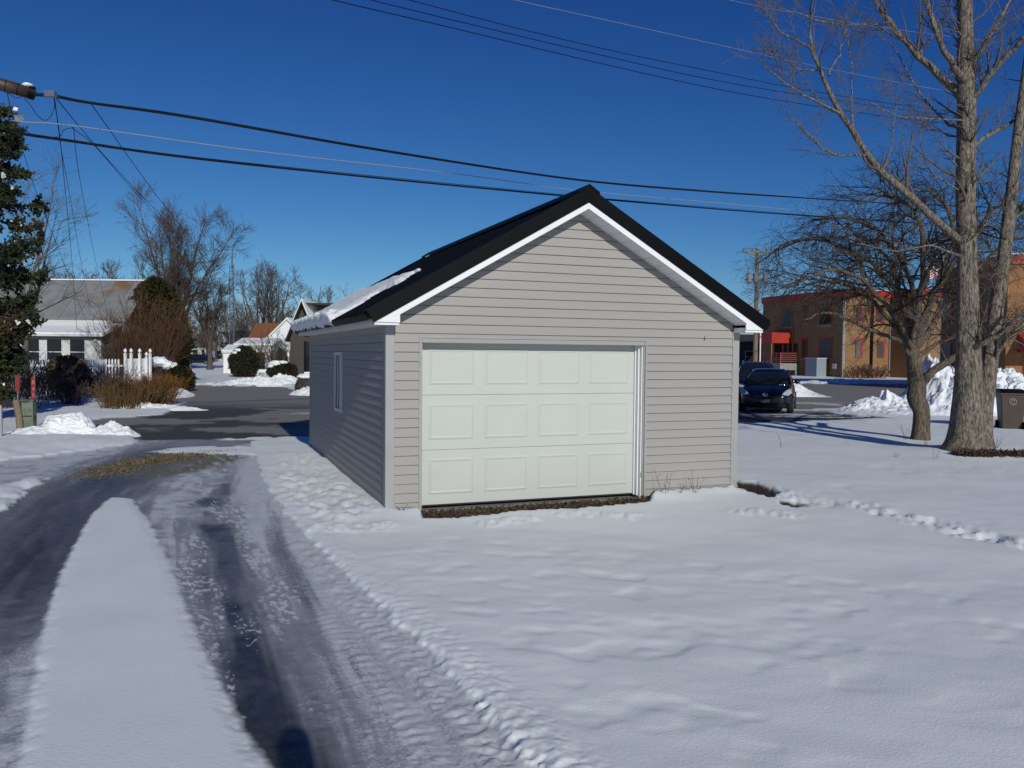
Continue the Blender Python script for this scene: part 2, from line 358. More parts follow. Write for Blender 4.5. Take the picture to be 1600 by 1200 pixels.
# small shuttle: the garage-side coordinates
def terrain(X, Y):
    n1 = fbm(X * 1.3, Y * 1.3, 3); n2 = fbm(X * 6, Y * 6, 9); n3 = fbm(X * 20, Y * 20, 21, 3)
    far = ss(20, 45, Y)
    wob = (n2 - .5) * 0.14 + (n3 - .5) * 0.08 + far * (n1 - .5) * 1.5
    dD = sdist(X, Y, P_drive); dM = sdist(X, Y, P_med); dLt = np.maximum(sdist(X, Y, P_lot), sdist(X, Y, P_lot2))
    dB = sdist(X, Y, P_bank); dBb = sdist(X, Y, P_bankb); dR = sdist(X, Y, P_rough); dG = sdist(X, Y, P_grass)
    dDi = np.maximum(np.maximum(sdist(X, Y, P_dirt), sdist(X, Y, P_mul1)), sdist(X, Y, P_mul2))
    lot = ss(-.15, .15, dLt + wob * 1.6)
    drive = ss(-.05, .05, dD + wob) * (1 - lot)
    med = ss(-.14, .07, dM + wob * .35); bank = ss(-.1, .12, np.maximum(dB, dBb) + wob * 2.2)
    snow = 1 - np.clip(drive * (1 - med) * (1 - bank) + lot * (1 - bank), 0, 1)
    dirt = ss(-.03, .03, dDi + wob * .6); snow = snow * (1 - dirt)
    # streak coordinate along each lane
    tc_ = X - np.interp(Y, dy_, dx_); tl_ = X - np.interp(Y, ly_, lx_)
    st = fbm(tc_ * 9, Y * 0.7, 31, 4); st2 = fbm(tc_ * 26, Y * 2.2, 41, 3); stl = fbm(tl_ * 8, Y * .8 - X * .5, 51, 4)
    dwid = np.interp(Y, dy_, dw_)
    dark = (1 - ss(dwid * .35, dwid * 1.7, np.abs(tc_) + (st - .5) * .35)) * (1 - .35 * ss(.5, .7, n1)) * (1 - .8 * ss(9.0, 9.5, Y + (n2 - .5) * .5) * (1 - .8 * ss(.55, .7, n1)))
    dark = np.maximum(dark, (1 - ss(.3, 1.0, np.hypot((tc_ + .12) / .30, (Y - 10.7) / .55) + (n3 - .5) * .6)) * .75)
    dark2 = (1 - ss(.05, .28, np.abs(tc_ - .62) + (st2 - .5) * .2)) * .35 * ss(.42, .6, fbm(tc_ * 5, Y * .4, 61))
    darkl = (1 - ss(.15, .95, np.abs(tl_ + .05) + (stl - .5) * .9)) * (.80 + .9 * (stl - .5)) * ss(4.4, 7.0, Y + (n2 - .5) * 2)
    leftside = ss(0, .3, dM * 0 + (np.interp(Y, ly_, lx_) + 1.25 + .1 * (Y - 4) * 0 - X))
    wet = np.clip(np.where(tl_ < 1.3, darkl * ss(-.2, .6, 16.8 - Y + 0 * X) + .0, np.maximum(dark, dark2)), 0, 1)
    # thin snow crust remaining on the lanes
    crust = ss(.35, .75, fbm(tc_ * 3, Y * .5, 71, 5)) * .45 + .30 * ss(.50, .70, n3 * .5 + st2 * .5)
    speck = ss(.60, .66, fbm(X * 38, Y * 24, 23, 2)) * ss(.54, .66, fbm(tc_ * 4.2, Y * .8, 73, 3)) * (np.abs(tc_ + .1) < 1.0)
    crust = np.clip(crust + speck * .75, 0, 1)
    dE, sE = linedist(X, Y, edge_l)
    crust = np.maximum(crust, (1 - ss(.10, 1.15, dE + (st - .5) * .7 + (st2 - .5) * .3)) * .9)          # slush along the lawn edge
    crust = np.maximum(crust, ss(8.6, 10.2, Y) * (1 - ss(13.0, 14.2, Y)) * ss(-.55, -.3, -np.abs(tc_ + .35)) * (.50 + .9 * (n2 - .4)))
    edgeM = 1 - ss(.0, .22, np.abs(dM) + (n3 - .5) * .25); crust = np.maximum(crust, edgeM * .55 * (dM < 0))
    crust = np.where(tl_ < 1.3, np.maximum(crust * .5, ss(.55, 1.25, np.abs(tl_) + (stl - .5) * .8 + ss(7.2, 5.2, Y) * .85) * .85 * (.35 + 1.1 * n2)), crust)
    crust = np.clip(np.where(speck > .5, crust * (1 - wet * .3), crust * (1 - wet * .93)), 0, 1)
    # far driveway mouth: snow strips between the grass and the lot
    strip = ss(.50, .58, fbm(X * .35 + Y * .12, (Y + X * .12) * 1.5, 83, 3)) * ss(14.5, 15.6, Y) * (1 - ss(19.3, 20.3, Y)) * drive * ss(-7.6, -6.2, X)
    snow = np.maximum(snow, strip * .9)
    grass = ss(-.15, .12, dG + wob * 2.5) * ss(.33, .48, n3 * .6 + n2 * .4) * (1 - snow * .6)
    snow = snow * (1 - grass * .8)
    # patches of slush, wet stains on the lot
    lw = lot * ss(.47, .53, fbm(X * .28, Y * .75, 91, 4)) * (1 - ss(27, 33, Y))
    lsn = lot * (ss(.63, .68, fbm(X * .3 + 9, Y * 1.1, 95, 4)) * (1 - ss(24, 30, Y)) * ss(-9, -5, X) + ss(-10, 3, X) * ss(.60, .66, fbm(X * .22, Y * .9, 97, 4)) * (1 - ss(32, 40, Y)) * .6)
    snow = np.maximum(snow, lsn * .85)
    # heights
    lawn = ss(0, .5, -dD) * (1 - lot) * ss(0, 30, 60 - Y)
    und = (fbm(X * .55, Y * .8, 101, 3) - .5) * .045 + (fbm(X * 1.7, Y * 2.3, 103, 3) - .5) * .014
    dim = fbm(X * 3.2, Y * 4.6, 107, 2); patchy = ss(.45, .62, fbm(X * .5, Y * .6, 109, 2))
    dimple = -ss(.50, .90, dim) * .011 * patchy - ss(.6, .9, fbm(X * 2.1 + 7, Y * 4.5, 111, 2)) * .003
    und = und + dimple
    h = snow * .055 + lawn * und * snow
    h += med * ((fbm(X * .8, Y * .6, 121, 3) - .5) * .016 - .014)
    berm = np.exp(-((dE - .12) / .16) ** 2) * (dD < .25)
    rid = np.sin(sE * 2 * np.pi / .115 + 6 * n2) * .5 + .5
    h += berm * (.015 + .016 * (n2 - .4) + .004 * rid * (Y < 11) + .018 * (n3 - .5))
    inner = np.exp(-((dE - .42) / .10) ** 2) * (dD > 0); h += inner * (.006 + .006 * rid) * (1 - wet)
    h += drive * (1 - med) * (crust * (.008 + .012 * (n3 - .5)) + (n2 - .5) * .008)
    h += ss(-.1, .3, dR) * ((fbm(X * 9.0, Y * 11.0, 131, 4) - .5) * .12 + .02) * ss(.2, .5, n1 + .15)
    dT, sT = linedist(X, Y, trailw)
    tr = 1 - ss(.10, .38, dT + (n2 - .5) * .25)
    foot = ss(.5, .64, fbm(X * 3.6, Y * 4.5, 141, 2))
    nt_ = fbm(X * 15, Y * 15, 143, 3); h += tr * ((nt_ - .5) * .085 + (n2 - .5) * .03 - foot * .035 + .002)
    dS, sS = linedist(X, Y, slide); sl = (1 - ss(.05, .26, dS + (n2 - .5) * .22)) * ss(.50, .60, fbm(sS * 1.3, sS * 0 + 3, 151, 2))
    h += sl * ((fbm(X * 14, Y * 14, 153, 3) - .5) * .09 + .016)
    h += bank * (ss(0, .8, np.maximum(dB, dBb)) * .06 + (n2 - .5) * .035 + (fbm(X * .9, Y * 2.4, 161) - .5) * .09)
    tb = G(1508, 712); dt = np.hypot(X - tb.x, Y - tb.y); h += np.exp(-(dt / .9) ** 2) * .14 * (1 - lot)
    h -= dirt * .005; h += dirt * (n3 - .5) * .05
    h += grass * (n3 - .3) * .03
    # snow shoulders of the lot
    h += (1 - lot) * (1 - drive) * np.exp(-((dLt + .5) / .5) ** 2) * (n2 * .22) * ss(24, 40, Y)
    # under the garage: keep below the slab
    gx = (X - GO.x) * gc + (Y - GO.y) * gs; gy = -(X - GO.x) * gs + (Y - GO.y) * gc
    inside = (gx > 0.03) & (gx < W_ - .03) & (gy > 0.03) & (gy < L_ - .03)
    nearg = np.exp(-(np.maximum(np.maximum(-gx, gx - W_), np.maximum(-gy, gy - L_)) / .35) ** 2) * (~inside)
    side_r = (gx > DR) & (gy < .2)
    h += nearg * snow * (.02 + .035 * side_r * (1 - dirt))
    h = np.where(inside, -.10, h)
    h = np.where((gx > DL - .02) & (gx < DR + .02) & (gy > -.10) & (gy < .5), -.03, h)
    blue = wet
    return h, snow, crust, wet, np.clip(dirt, 0, 1), grass, lot, lw, drive

def build_terrain():
    na = 900; th = np.linspace(-R(60), R(60), na)
    # rings: even steps in the distance as the eye sees it, near the driveway; then by proportion
    v = np.arange(1500, 95, -2.1); r1 = CZ * F / v
    r2 = [r1[-1]]
    while r2[-1] < 900: r2.append(r2[-1] * (1.008 if r2[-1] < 90 else 1.05))
    r = np.concatenate([np.linspace(.4, r1[0], 10)[:-1], r1, np.array(r2[1:])])
    RR, TT = np.meshgrid(r, th, indexing='ij'); X = RR * np.sin(TT) ; Y = RR * np.cos(TT)
    X = np.where(True, X, X)
    h, snow, crust, wet, dirt, grass, lot, lw, drive = terrain(X, Y)
    V = np.stack([X, Y, h], -1); nr = len(r)
    i = np.arange(nr - 1)[:, None] * na + np.arange(na - 1)
    Q = np.stack([i, i + 1, i + na + 1, i + na], -1)[..., ::-1]
    cls = np.zeros((nr - 1, na - 1), int)
    c = lambda a: a[:-1, :-1]
    gx_drive = (c(sdist(X, Y, P_drive)) > 0) & (c(lot) < .5) & (c(sdist(X, Y, P_med)) < 0)
    cls[gx_drive] = 1; cls[c(lot) > .5] = 2
    col1 = np.stack([snow, crust, wet, np.ones_like(snow)], -1); col2 = np.stack([dirt, grass, lw, lot], -1)
    m = ground_material()
    Vf = V.reshape(-1, 3); c1 = col1.reshape(-1, 4); c2 = col2.reshape(-1, 4)
    for k, nm in enumerate(['snow_ground', 'driveway', 'road']):
        q = Q[cls == k]; used = np.unique(q); remap = np.zeros(len(Vf), np.int32); remap[used] = np.arange(len(used))
        o = mesh_np(nm, Vf[used], remap[q], m)
        for an, cc in (('cover', c1), ('cover2', c2)):
            at = o.data.attributes.new(an, 'FLOAT_COLOR', 'POINT'); at.data.foreach_set('color', cc[used].astype(np.float32).ravel())
        o['kind'] = 'structure'
def ground_material():
    m, n, b = newmat('winter_ground'); N = n.nodes.new; Lk = n.links.new
    a1 = N('ShaderNodeAttribute'); a1.attribute_name = 'cover'; a2 = N('ShaderNodeAttribute'); a2.attribute_name = 'cover2'
    s1 = N('ShaderNodeSeparateColor'); s2 = N('ShaderNodeSeparateColor'); Lk(a1.outputs['Color'], s1.inputs[0]); Lk(a2.outputs['Color'], s2.inputs[0])
    tc = N('ShaderNodeTexCoord')
    def noise(sc, det=6, dist=0, st=None):
        x = N('ShaderNodeTexNoise'); x.inputs['Scale'].default_value = sc; x.inputs['Detail'].default_value = det; x.inputs['Distortion'].default_value = dist
        if st:
            mp = N('ShaderNodeMapping'); mp.inputs['Scale'].default_value = st; Lk(tc.outputs['Object'], mp.inputs[0]); Lk(mp.outputs[0], x.inputs['Vector'])
        else: Lk(tc.outputs['Object'], x.inputs['Vector'])
        return x
    def ramp(src, p0, p1, c0, c1):
        r = N('ShaderNodeValToRGB'); r.color_ramp.elements[0].position = p0; r.color_ramp.elements[1].position = p1
        r.color_ramp.elements[0].color = (*c0, 1); r.color_ramp.elements[1].color = (*c1, 1); Lk(src, r.inputs[0]); return r
    def mix(f, a, c):
        x = N('ShaderNodeMixRGB'); Lk(f, x.inputs[0])
        for s, i in ((a, 1), (c, 2)):
            if isinstance(s, tuple): x.inputs[i].default_value = (*s, 1)
            else: Lk(s, x.inputs[i])
        return x.outputs[0]
    def math_(op, a, c, clamp=False):
        x = N('ShaderNodeMath'); x.operation = op; x.use_clamp = clamp
        for s, i in ((a, 0), (c, 1)):
            if isinstance(s, (int, float)): x.inputs[i].default_value = s
            else: Lk(s, x.inputs[i])
        return x.outputs[0]
    nf = noise(55, 6); nm = noise(9, 7, .4); nl = noise(1.3, 5)
    ice = ramp(nm.outputs['Fac'], .3, .75, (.18, .192, .208), (.27, .28, .295)).outputs[0]
    ice = mix(math_('MULTIPLY', s1.outputs[1], .8), ice, (.48, .51, .525))
    grain = noise(130, 5); g2 = noise(34, 6, .6)
    gf = math_('MULTIPLY', math_('SUBTRACT', math_('ADD', math_('MULTIPLY', grain.outputs['Fac'], .6), math_('MULTIPLY', g2.outputs['Fac'], .6)), .56), 5.0, True)
    ice = mix(math_('MULTIPLY', gf, .55), ice, (.34, .355, .385))
    wetc = ramp(nm.outputs['Fac'], .3, .7, (.022, .023, .028), (.06, .062, .07)).outputs[0]
    drv = mix(s1.outputs[2], ice, wetc)
    # crust breaks up into grains
    cr = math_('MULTIPLY', math_('SUBTRACT', math_('ADD', s1.outputs[1], math_('MULTIPLY', nf.outputs['Fac'], 1.1)), 1.0), 3.0, True)
    drv = mix(math_('MULTIPLY', cr, .8), drv, (.63, .665, .67))
    asp = ramp(nm.outputs['Fac'], .3, .7, (.20, .185, .165), (.27, .25, .225)).outputs[0]
    asp = mix(s2.outputs[2], asp, (.06, .057, .053))
    base = mix(a2.outputs['Alpha'], drv, asp)
    gr = ramp(nf.outputs['Fac'], .35, .65, (.10, .085, .05), (.26, .235, .15)).outputs[0]
    base = mix(s2.outputs[1], base, gr)
    snowc = ramp(nl.outputs['Fac'], .35, .7, (.82, .86, .835), (.865, .90, .88)).outputs[0]
    sf = math_('MULTIPLY', math_('SUBTRACT', math_('ADD', s1.outputs[0], math_('MULTIPLY', nm.outputs['Fac'], .3)), .4), 3.0, True)
    base = mix(sf, base, snowc)
    di = ramp(nf.outputs['Fac'], .35, .7, (.022, .015, .009), (.09, .06, .035)).outputs[0]
    base = mix(s2.outputs[0], base, di)
    Lk(base, b.inputs['Base Color'])
    ro = N('ShaderNodeMixRGB'); Lk(sf, ro.inputs[0])
    dryr = math_('SUBTRACT', .62, math_('MULTIPLY', s1.outputs[2], .27))
    dryr = math_('MAXIMUM', dryr, math_('MULTIPLY', a2.outputs['Alpha'], .8))
    Lk(dryr, ro.inputs[1]); ro.inputs[2].default_value = (.72, .72, .72, 1); Lk(ro.outputs[0], b.inputs['Roughness'])
    b.inputs['Specular IOR Level'].default_value = .35
    nff = noise(170, 4)
    hh = math_('ADD', math_('ADD', math_('MULTIPLY', nf.outputs['Fac'], .45), math_('MULTIPLY', nff.outputs['Fac'], .25)), math_('MULTIPLY', nm.outputs['Fac'], .25))
    bp = N('ShaderNodeBump'); bp.inputs['Strength'].default_value = .28; bp.inputs['Distance'].default_value = .02; Lk(hh, bp.inputs['Height'])
    Lk(bp.outputs[0], b.inputs['Normal'])
    return m
build_terrain()
base = MB().box(-3000, 3000, -1500, 4500, -3, -0.35).build('terrain', m_snow); base['kind'] = 'structure'

# ================================================================== GARAGE
gar = thing('garage', 'grey vinyl sided one car garage with a black metal roof and white overhead door', 'garage', GO, GY)
def part(mb, name, m, parent=gar, **k): return mb.build(name, m, parent, **k)
part(MB().box(0.01, W_ - .01, -.02, .10, -.25, -.001).box(0.01, .13, .10, L_, -.25, -.001).box(W_ - .13, W_ - .01, .10, L_, -.25, -.001).box(.13, W_ - .13, .10, L_ - .002, -.25, -.012), 'slab', m_conc)
# walls (sheathing behind the siding)
def gz(x): return ZT + SL * (x + EV if x < W_ / 2 else W_ - x + EV) - 0.02   # height of the roof underside
wl = MB()
wl.prism([(0.03, 0), (DL, 0), (DL, DH), (DR, DH), (DR, 0), (W_ - .03, 0), (W_ - .03, gz(W_ - .03)), (W_ / 2, gz(W_ / 2)), (0.03, gz(.03))], 0.0, 0.10)
m_sheath = mat('siding_shadow_gap', (0.035, 0.034, 0.033), 0.9)
part(wl, 'front_wall', m_sheath)
part(MB().prism([(0.03, 0), (W_ - .03, 0), (W_ - .03, gz(W_ - .03)), (W_ / 2, gz(W_ / 2)), (0.03, gz(.03))], L_ - .1, L_), 'back_wall', m_siding)
for x0 in (0.0, W_ - .1):
    part(MB().box(x0, x0 + .1, .1, L_ - .1, 0, ZT + .05), 'side_wall', m_sheath)
EX = 0.1165
def plank_mesh(x0, x1, x0t=None, x1t=None, seed=0, joint=None):
    x0t = x0 if x0t is None else x0t; x1t = x1 if x1t is None else x1t
    rg = random.Random(seed); n = max(1, min(5, int((x1 - x0) / .6))); vs = []; fs = []
    for i in range(n + 1):
        t = i / n; j = rg.uniform(-.0012, .0012); xb = x0 + (x1 - x0) * t; xt = x0t + (x1t - x0t) * t
        z = rg.uniform(-.0008, .0008)
        vs += [(xb, 0.0, .0065), (xb, -.018 + j, .0065 + z), (xb, -.020 + j, .014 + z), (xt, -.006 + j * .5, EX), (xt, 0, EX)]
    for i in range(n):
        a = i * 5
        fs += [(a, a + 5, a + 6, a + 1), (a + 1, a + 6, a + 7, a + 2), (a + 2, a + 7, a + 8, a + 3), (a + 3, a + 8, a + 9, a + 4)]
    fs += [(0, 1, 2, 3, 4), tuple(n * 5 + k for k in (4, 3, 2, 1, 0))]
    return MB().add(vs, fs).mesh('plank', m_siding)
cache = {}
def plank(x0, x1, z, x0t=None, x1t=None, rot=None, loc=None):
    key = (round(x0, 3), round(x1, 3), x0t is None, random.randint(0, 2))
    if x0t is None:
        if key not in cache: cache[key] = plank_mesh(x0, x1, seed=len(cache))
        me = cache[key]
    else: me = plank_mesh(x0, x1, x0t, x1t, seed=int(z * 1000))
    o = link('siding_plank', me, gar); o.location = loc or (0, 0, z)
    if rot: o.rotation_euler = rot
    return o
CPW = .085   # corner post width
nc = int((gz(W_ / 2)) / EX)
for k in range(nc + 1):
    z = k * EX + .002
    def lim(zz):
        a = max(CPW, (zz + .02 - ZT) / SL - EV) if zz > ZT else CPW
        return a
    a0, a1 = lim(z), lim(z + EX)
    if z + EX < DH + .035:
        plank(CPW, DL - .022, z); plank(DR + .022, W_ - CPW, z)
    elif a1 < W_ / 2 - .01:
        if a0 == CPW and a1 == CPW: plank(CPW, W_ - CPW, z)
        else: plank(a0, W_ - a0, z, a1, W_ - a1)
ns = int((ZT - .03) / EX)
for k in range(ns):
    z = k * EX + .002
    o = plank(CPW, L_ - CPW, z, rot=(0, 0, -math.pi / 2), loc=(0.0, L_, z))
    o = plank(CPW, L_ - CPW, z, rot=(0, 0, math.pi / 2), loc=(W_, 0, z))
for (x0, x1, y0, y1, ) in ((-.026, CPW, -.026, CPW), (W_ - CPW, W_ + .026, -.026, CPW), (-.026, CPW, L_ - CPW, L_ + .026), (W_ - CPW, W_ + .026, L_ - CPW, L_ + .026)):
    part(MB().box(x0, x1, y0, y1, -.02, ZT - .02 if y0 < 1 else ZT - .02), 'corner_post', m_trim, bevel=.004)
for xx_ in (-.012, W_ + .001): part(MB().box(xx_, xx_ + .011, CPW + .001, L_ - CPW - .001, ns * EX + .004, ZT + .03), 'frieze_board', m_siding)
part(MB().box(4.52, 4.527, -.022, -.005, 2.19, 2.255), 'siding_joint', m_black)
# door opening trim
part(MB().box(DL - .024, DL, -.026, .0, -.01, DH + .024), 'door_jamb_trim', m_trim)
part(MB().box(DR, DR + .024, -.026, .0, -.01, DH + .024), 'door_jamb_trim', m_trim)
part(MB().box(DL, DR, -.026, .0, DH, DH + .024), 'door_head_trim', m_trim)
part(MB().box(DL, DL + .02, .001, REC + .06, -.01, DH - .02).box(DR - .02, DR, .0, REC + .06, -.01, DH - .02).box(DL, DR, .0, REC + .06, DH - .02, DH), 'door_frame', m_trim)
part(MB().box(DR - .062, DR - .0205, .155, REC - .002, .03, DH - .02).box(DR - .050, DR - .0205, .085, .154, .03, DH - .02).box(DR - .034, DR - .0205, .02, .084, .0, DH - .02), 'weather_strip', m_white)
part(MB().box(DL + .02, DL + .04, .12, .14, .0, DH - .02).box(DL + .04, DR - .064, .16, .18, DH - .055, DH - .022), 'weather_strip', m_white)
part(MB().box(DR - .03, DR - .017, -.004, .006, .30, .36), 'latch', m_steel)
# overhead door: three sections, four pressed panels each
D0, D1 = DL + .02, DR - .02; dz0 = .045; sh = (DH - .02 - dz0) / 3
for s in range(3):
    z0 = dz0 + s * sh
    sec = part(MB().box(D0, D1, REC, REC + .045, z0 + .0015, z0 + sh - .0015), 'door_section', m_door, bevel=.003)
    for c in range(4):
        cw = (D1 - D0 - .12) / 4; xa = D0 + .06 + c * cw + .075; xb = xa + cw - .15; za = z0 + .13; zb = z0 + sh - .11
        fr = MB(); y = REC
        # raised moulding round a recessed field
        b_ = .022
        P = [(xa, za), (xb, za), (xb, zb), (xa, zb)]; P2 = [(xa + b_, za + b_), (xb - b_, za + b_), (xb - b_, zb - b_), (xa + b_, zb - b_)]
        P3 = [(xa + 2 * b_, za + 2 * b_), (xb - 2 * b_, za + 2 * b_), (xb - 2 * b_, zb - 2 * b_), (xa + 2 * b_, zb - 2 * b_)]
        vs = [(u, y - .001, v) for u, v in P] + [(u, y - .010, v) for u, v in P2] + [(u, y - .003, v) for u, v in P3]
        fs = [(i, (i + 1) % 4, 4 + (i + 1) % 4, 4 + i) for i in range(4)] + [(4 + i, 4 + (i + 1) % 4, 8 + (i + 1) % 4, 8 + i) for i in range(4)] + [(8, 9, 10, 11)]
        fr.add(vs, fs).build('door_panel', m_door, sec)
part(MB().box(D0, D1, REC + .005, REC + .04, .028, dz0), 'door_seal', mat('rubber', (.02, .02, .02), .8))
# window in the left wall
wy, wz0, wz1 = 3.55, 1.02, 1.98; ww = .62
wf = MB()
for (a, b, c, d) in ((wy - ww / 2, wy + ww / 2, wz0, wz0 + .05), (wy - ww / 2, wy + ww / 2, wz1 - .05, wz1), (wy - ww / 2, wy - ww / 2 + .05, wz0 + .05, wz1 - .05), (wy + ww / 2 - .05, wy + ww / 2, wz0 + .05, wz1 - .05)):
    wf.box(-.05, -.001, a, b, c, d)
win = part(wf, 'window', m_wframe)
MB().box(-.026, -.020, wy - ww / 2 + .05, wy + ww / 2 - .05, wz0 + .05, wz1 - .05).build('pane', m_glassd, win)
MB().box(-.04, -.028, wy - .016, wy + .016, wz0 + .05, wz1 - .05).build('mullion', m_wframe, win)
# roof
ux = math.atan(SL); y0r, y1r = -OV, L_ + LB
def roofside(sg):            # matrix: local u along the slope from the eave up, y along the ridge, w upward normal
    x = -EV if sg < 0 else W_ + EV
    ax = Vector((math.cos(ux) * -sg, 0, math.sin(ux))); n = Vector((math.sin(ux) * sg, 0, math.cos(ux)))
    mm = Matrix((ax, Vector((0, 1, 0)), n)).transposed().to_4x4(); mm.translation = Vector((x, 0, ZT)); return mm
SLN = (W_ / 2 + EV) / math.cos(ux); TH = (ZR - ZF) * math.cos(ux)
rm = {}
for sg in (-1, 1):
    mm = roofside(sg); rm[sg] = mm
    deck = part(MB().box(0.02, SLN, y0r + .03, y1r - .02, 0.0, TH - .035, mm), 'roof_deck', m_black)
    nS = 8; wS = (y1r - y0r) / nS
    for k in range(nS):
        ya = y0r + k * wS; prof = []
        nr_ = 4
        for j in range(nr_):
            yb = ya + wS * (j + .5) / nr_
            prof += [(yb - .032, TH - .022), (yb - .014, TH - .002), (yb + .014, TH - .002), (yb + .032, TH - .022)]
        prof = [(ya + .002, TH - .022)] + prof + [(ya + wS - .002, TH - .022)]
        poly_ = prof + [(ya + wS - .002, TH - .03), (ya + .002, TH - .03)]
        vs = [mm @ Vector((u, y, w)) for u in (-.05, SLN - .0) for (y, w) in poly_]; n_ = len(poly_)
        MB().add(vs, [tuple(range(n_)), tuple(range(2 * n_ - 1, n_ - 1, -1))] + [(i, (i + 1) % n_, (i + 1) % n_ + n_, i + n_) for i in range(n_)]).build('roof_sheet', m_black, deck)
    # rake trims (front and back)
    for (ya, yb, yi) in ((y0r - .012, y0r + .004, y0r + .12), (y1r - .004, y1r + .012, y1r - .12)):
        part(MB().box(-.02, SLN, ya, yb, .0, TH + .014, mm).box(-.03, SLN, min(yi, ya + .004), max(yi, yb - .004), TH + .0145, TH + .020, mm), 'rake_trim', m_black)
    # white fascia boards on the rakes
    for (ya, yb) in ((y0r + .006, y0r + .028), (y1r - .028, y1r - .006)):
        vb = -.105
        c0 = Vector((0, 0, 0))
        xt = -EV if sg < 0 else W_ + EV
        s_ = -sg
        pl = [(xt, ZT), (xt + s_ * .30, ZT - .006), (xt + s_ * .30, ZT + SL * .30 - .080), (W_ / 2, ZF - .080), (W_ / 2, ZF - .002)]
        part(MB().prism(pl, ya, yb), 'fascia', m_white)
    # rake soffit as separate panels
    npn = 15
    for k in range(npn):
        ua = .26 + (SLN - .26) * k / npn; ub = .26 + (SLN - .26) * (k + 1) / npn - .006
        part(MB().box(ua, ub, y0r + .03, -.008, -.075, -.062, mm), 'soffit_panel', m_white)
        part(MB().box(ua, ub, L_ + .004, y1r - .03, -.075, -.062, mm), 'soffit_panel', m_white)
    # eave: fascia and soffit, boxed return at the front corner
    xo = -EV if sg < 0 else W_ + EV; xi = 0 if sg < 0 else W_
    a, b = sorted((xo, xo - sg * .022)); part(MB().box(a, b, y0r + .03, y1r - .03, ZT - .035, ZT + .085), 'eave_fascia', m_white)
    a, b = sorted((xo - sg * .023, xi - sg * -.0)); part(MB().box(a, b, -.02, y1r - .03, ZT - .034, ZT - .020), 'eave_soffit', m_white)
    a, b = sorted((xo - sg * .023, xi - sg * .08)); part(MB().box(a, b, y0r + .029, -.03, ZT - .034, ZT + .03), 'eave_return', m_white)
    # metal drip edge
    part(MB().box(-.055, -.05, y0r + .02, y1r - .02, TH - .10, TH - .026, mm), 'drip_edge', m_black)
    part(MB().prism([(W_ / 2, ZF), (W_ / 2 + sg * (TH + .02) * math.sin(ux), ZF + (TH + .01) * math.cos(ux)), (W_ / 2, ZR + .02)], y0r - .011, y0r + .003), 'ridge_end', m_black)
rc = MB()
for sg in (-1, 1):
    c = math.cos(ux); s = math.sin(ux)
    rc.prism([(W_ / 2, ZR + .062), (W_ / 2 + sg * .17 * c, ZR + .052 - .17 * s), (W_ / 2 + sg * .17 * c, ZR + .020 - .17 * s), (W_ / 2, ZR + .018)], y0r - .016, y1r + .016)
part(rc, 'ridge_cap', m_black)
# snow lying on the left slope
mmL = Matrix.Translation(GO) @ Matrix.Rotation(GY, 4, 'Z') @ rm[-1]; inv = mmL.inverted()
def roofuv(px, py):
    o = inv @ Vector((0, 0, CZ)); d = inv.to_3x3() @ ray(px, py); t = (TH + .03 - o.z) / d.z; p = o + d * t; return p.x, p.y
sp = [roofuv(*p) for p in [(512, 499), (537, 486), (565, 470), (590, 454), (609, 445), (628, 436), (645, 424), (661, 417)]]
def snow_roof():
    nu, nv = 120, 190; u = np.linspace(-.09, SLN * .82, nu); v = np.linspace(.5, y1r + .01, nv); U, V = np.meshgrid(u, v, indexing='ij')
    spu = np.array([s[0] for s in sp]); spv = np.array([s[1] for s in sp]); o = np.argsort(spu)
    lim = np.interp(U, spu[o], spv[o]); top = spu.max()
    n = fbm(U * 3, V * 3, 201); n2 = fbm(U * 11, V * 11, 207, 3)
    d = (V - lim) + (n - .5) * .25
    d = np.minimum(d, (top - .02 - U) * 1.2 + (n - .5) * .3)
    # bare patch near the back rake below the top
    pu, pv = roofuv(617, 433); e = np.hypot((U - pu - .05) / .22, (V - pv - 1.2) / 1.5) - 1 + (n - .5) * .6
    d = np.minimum(d, e * .5)
    d = np.minimum(d, (U + .085) * 3 + .05); d = np.minimum(d, (y1r - V) * 3 + .05)
    H = np.where(d > 0, .012 + .055 * np.clip(d / .18, 0, 1) ** .5 * (.75 + .6 * n) + (n2 - .5) * .025, -.03)
    eav = ss(.25, -.05, U); H = H + np.where(d > 0, eav * (.05 + .12 * (n2 - .35)), 0)
    Pp = np.stack([U, V, TH - .01 + H], -1).reshape(-1, 3)
    keep = ((d[:-1, :-1] > -.05) | (d[1:, 1:] > -.05)).ravel()
    i = (np.arange(nu - 1)[:, None] * nv + np.arange(nv - 1)).ravel(); Q = np.stack([i, i + nv, i + nv + 1, i + 1], -1)[keep]
    # lip hanging at the eave: curl the first rows down
    Pp = Pp.reshape(nu, nv, 3); Pp[0, :, 2] -= .16; Pp[1, :, 2] -= .08; Pp[0, :, 0] = Pp[1, :, 0] + .01
    Pw = np.array([list(mmL @ Vector(p)) for p in Pp.reshape(-1, 3)])
    o = mesh_np('roof_snow', Pw, Q, m_snow); tag(o, 'thin sheet of snow sliding down the back of the black garage roof', 'snow')
snow_roof()

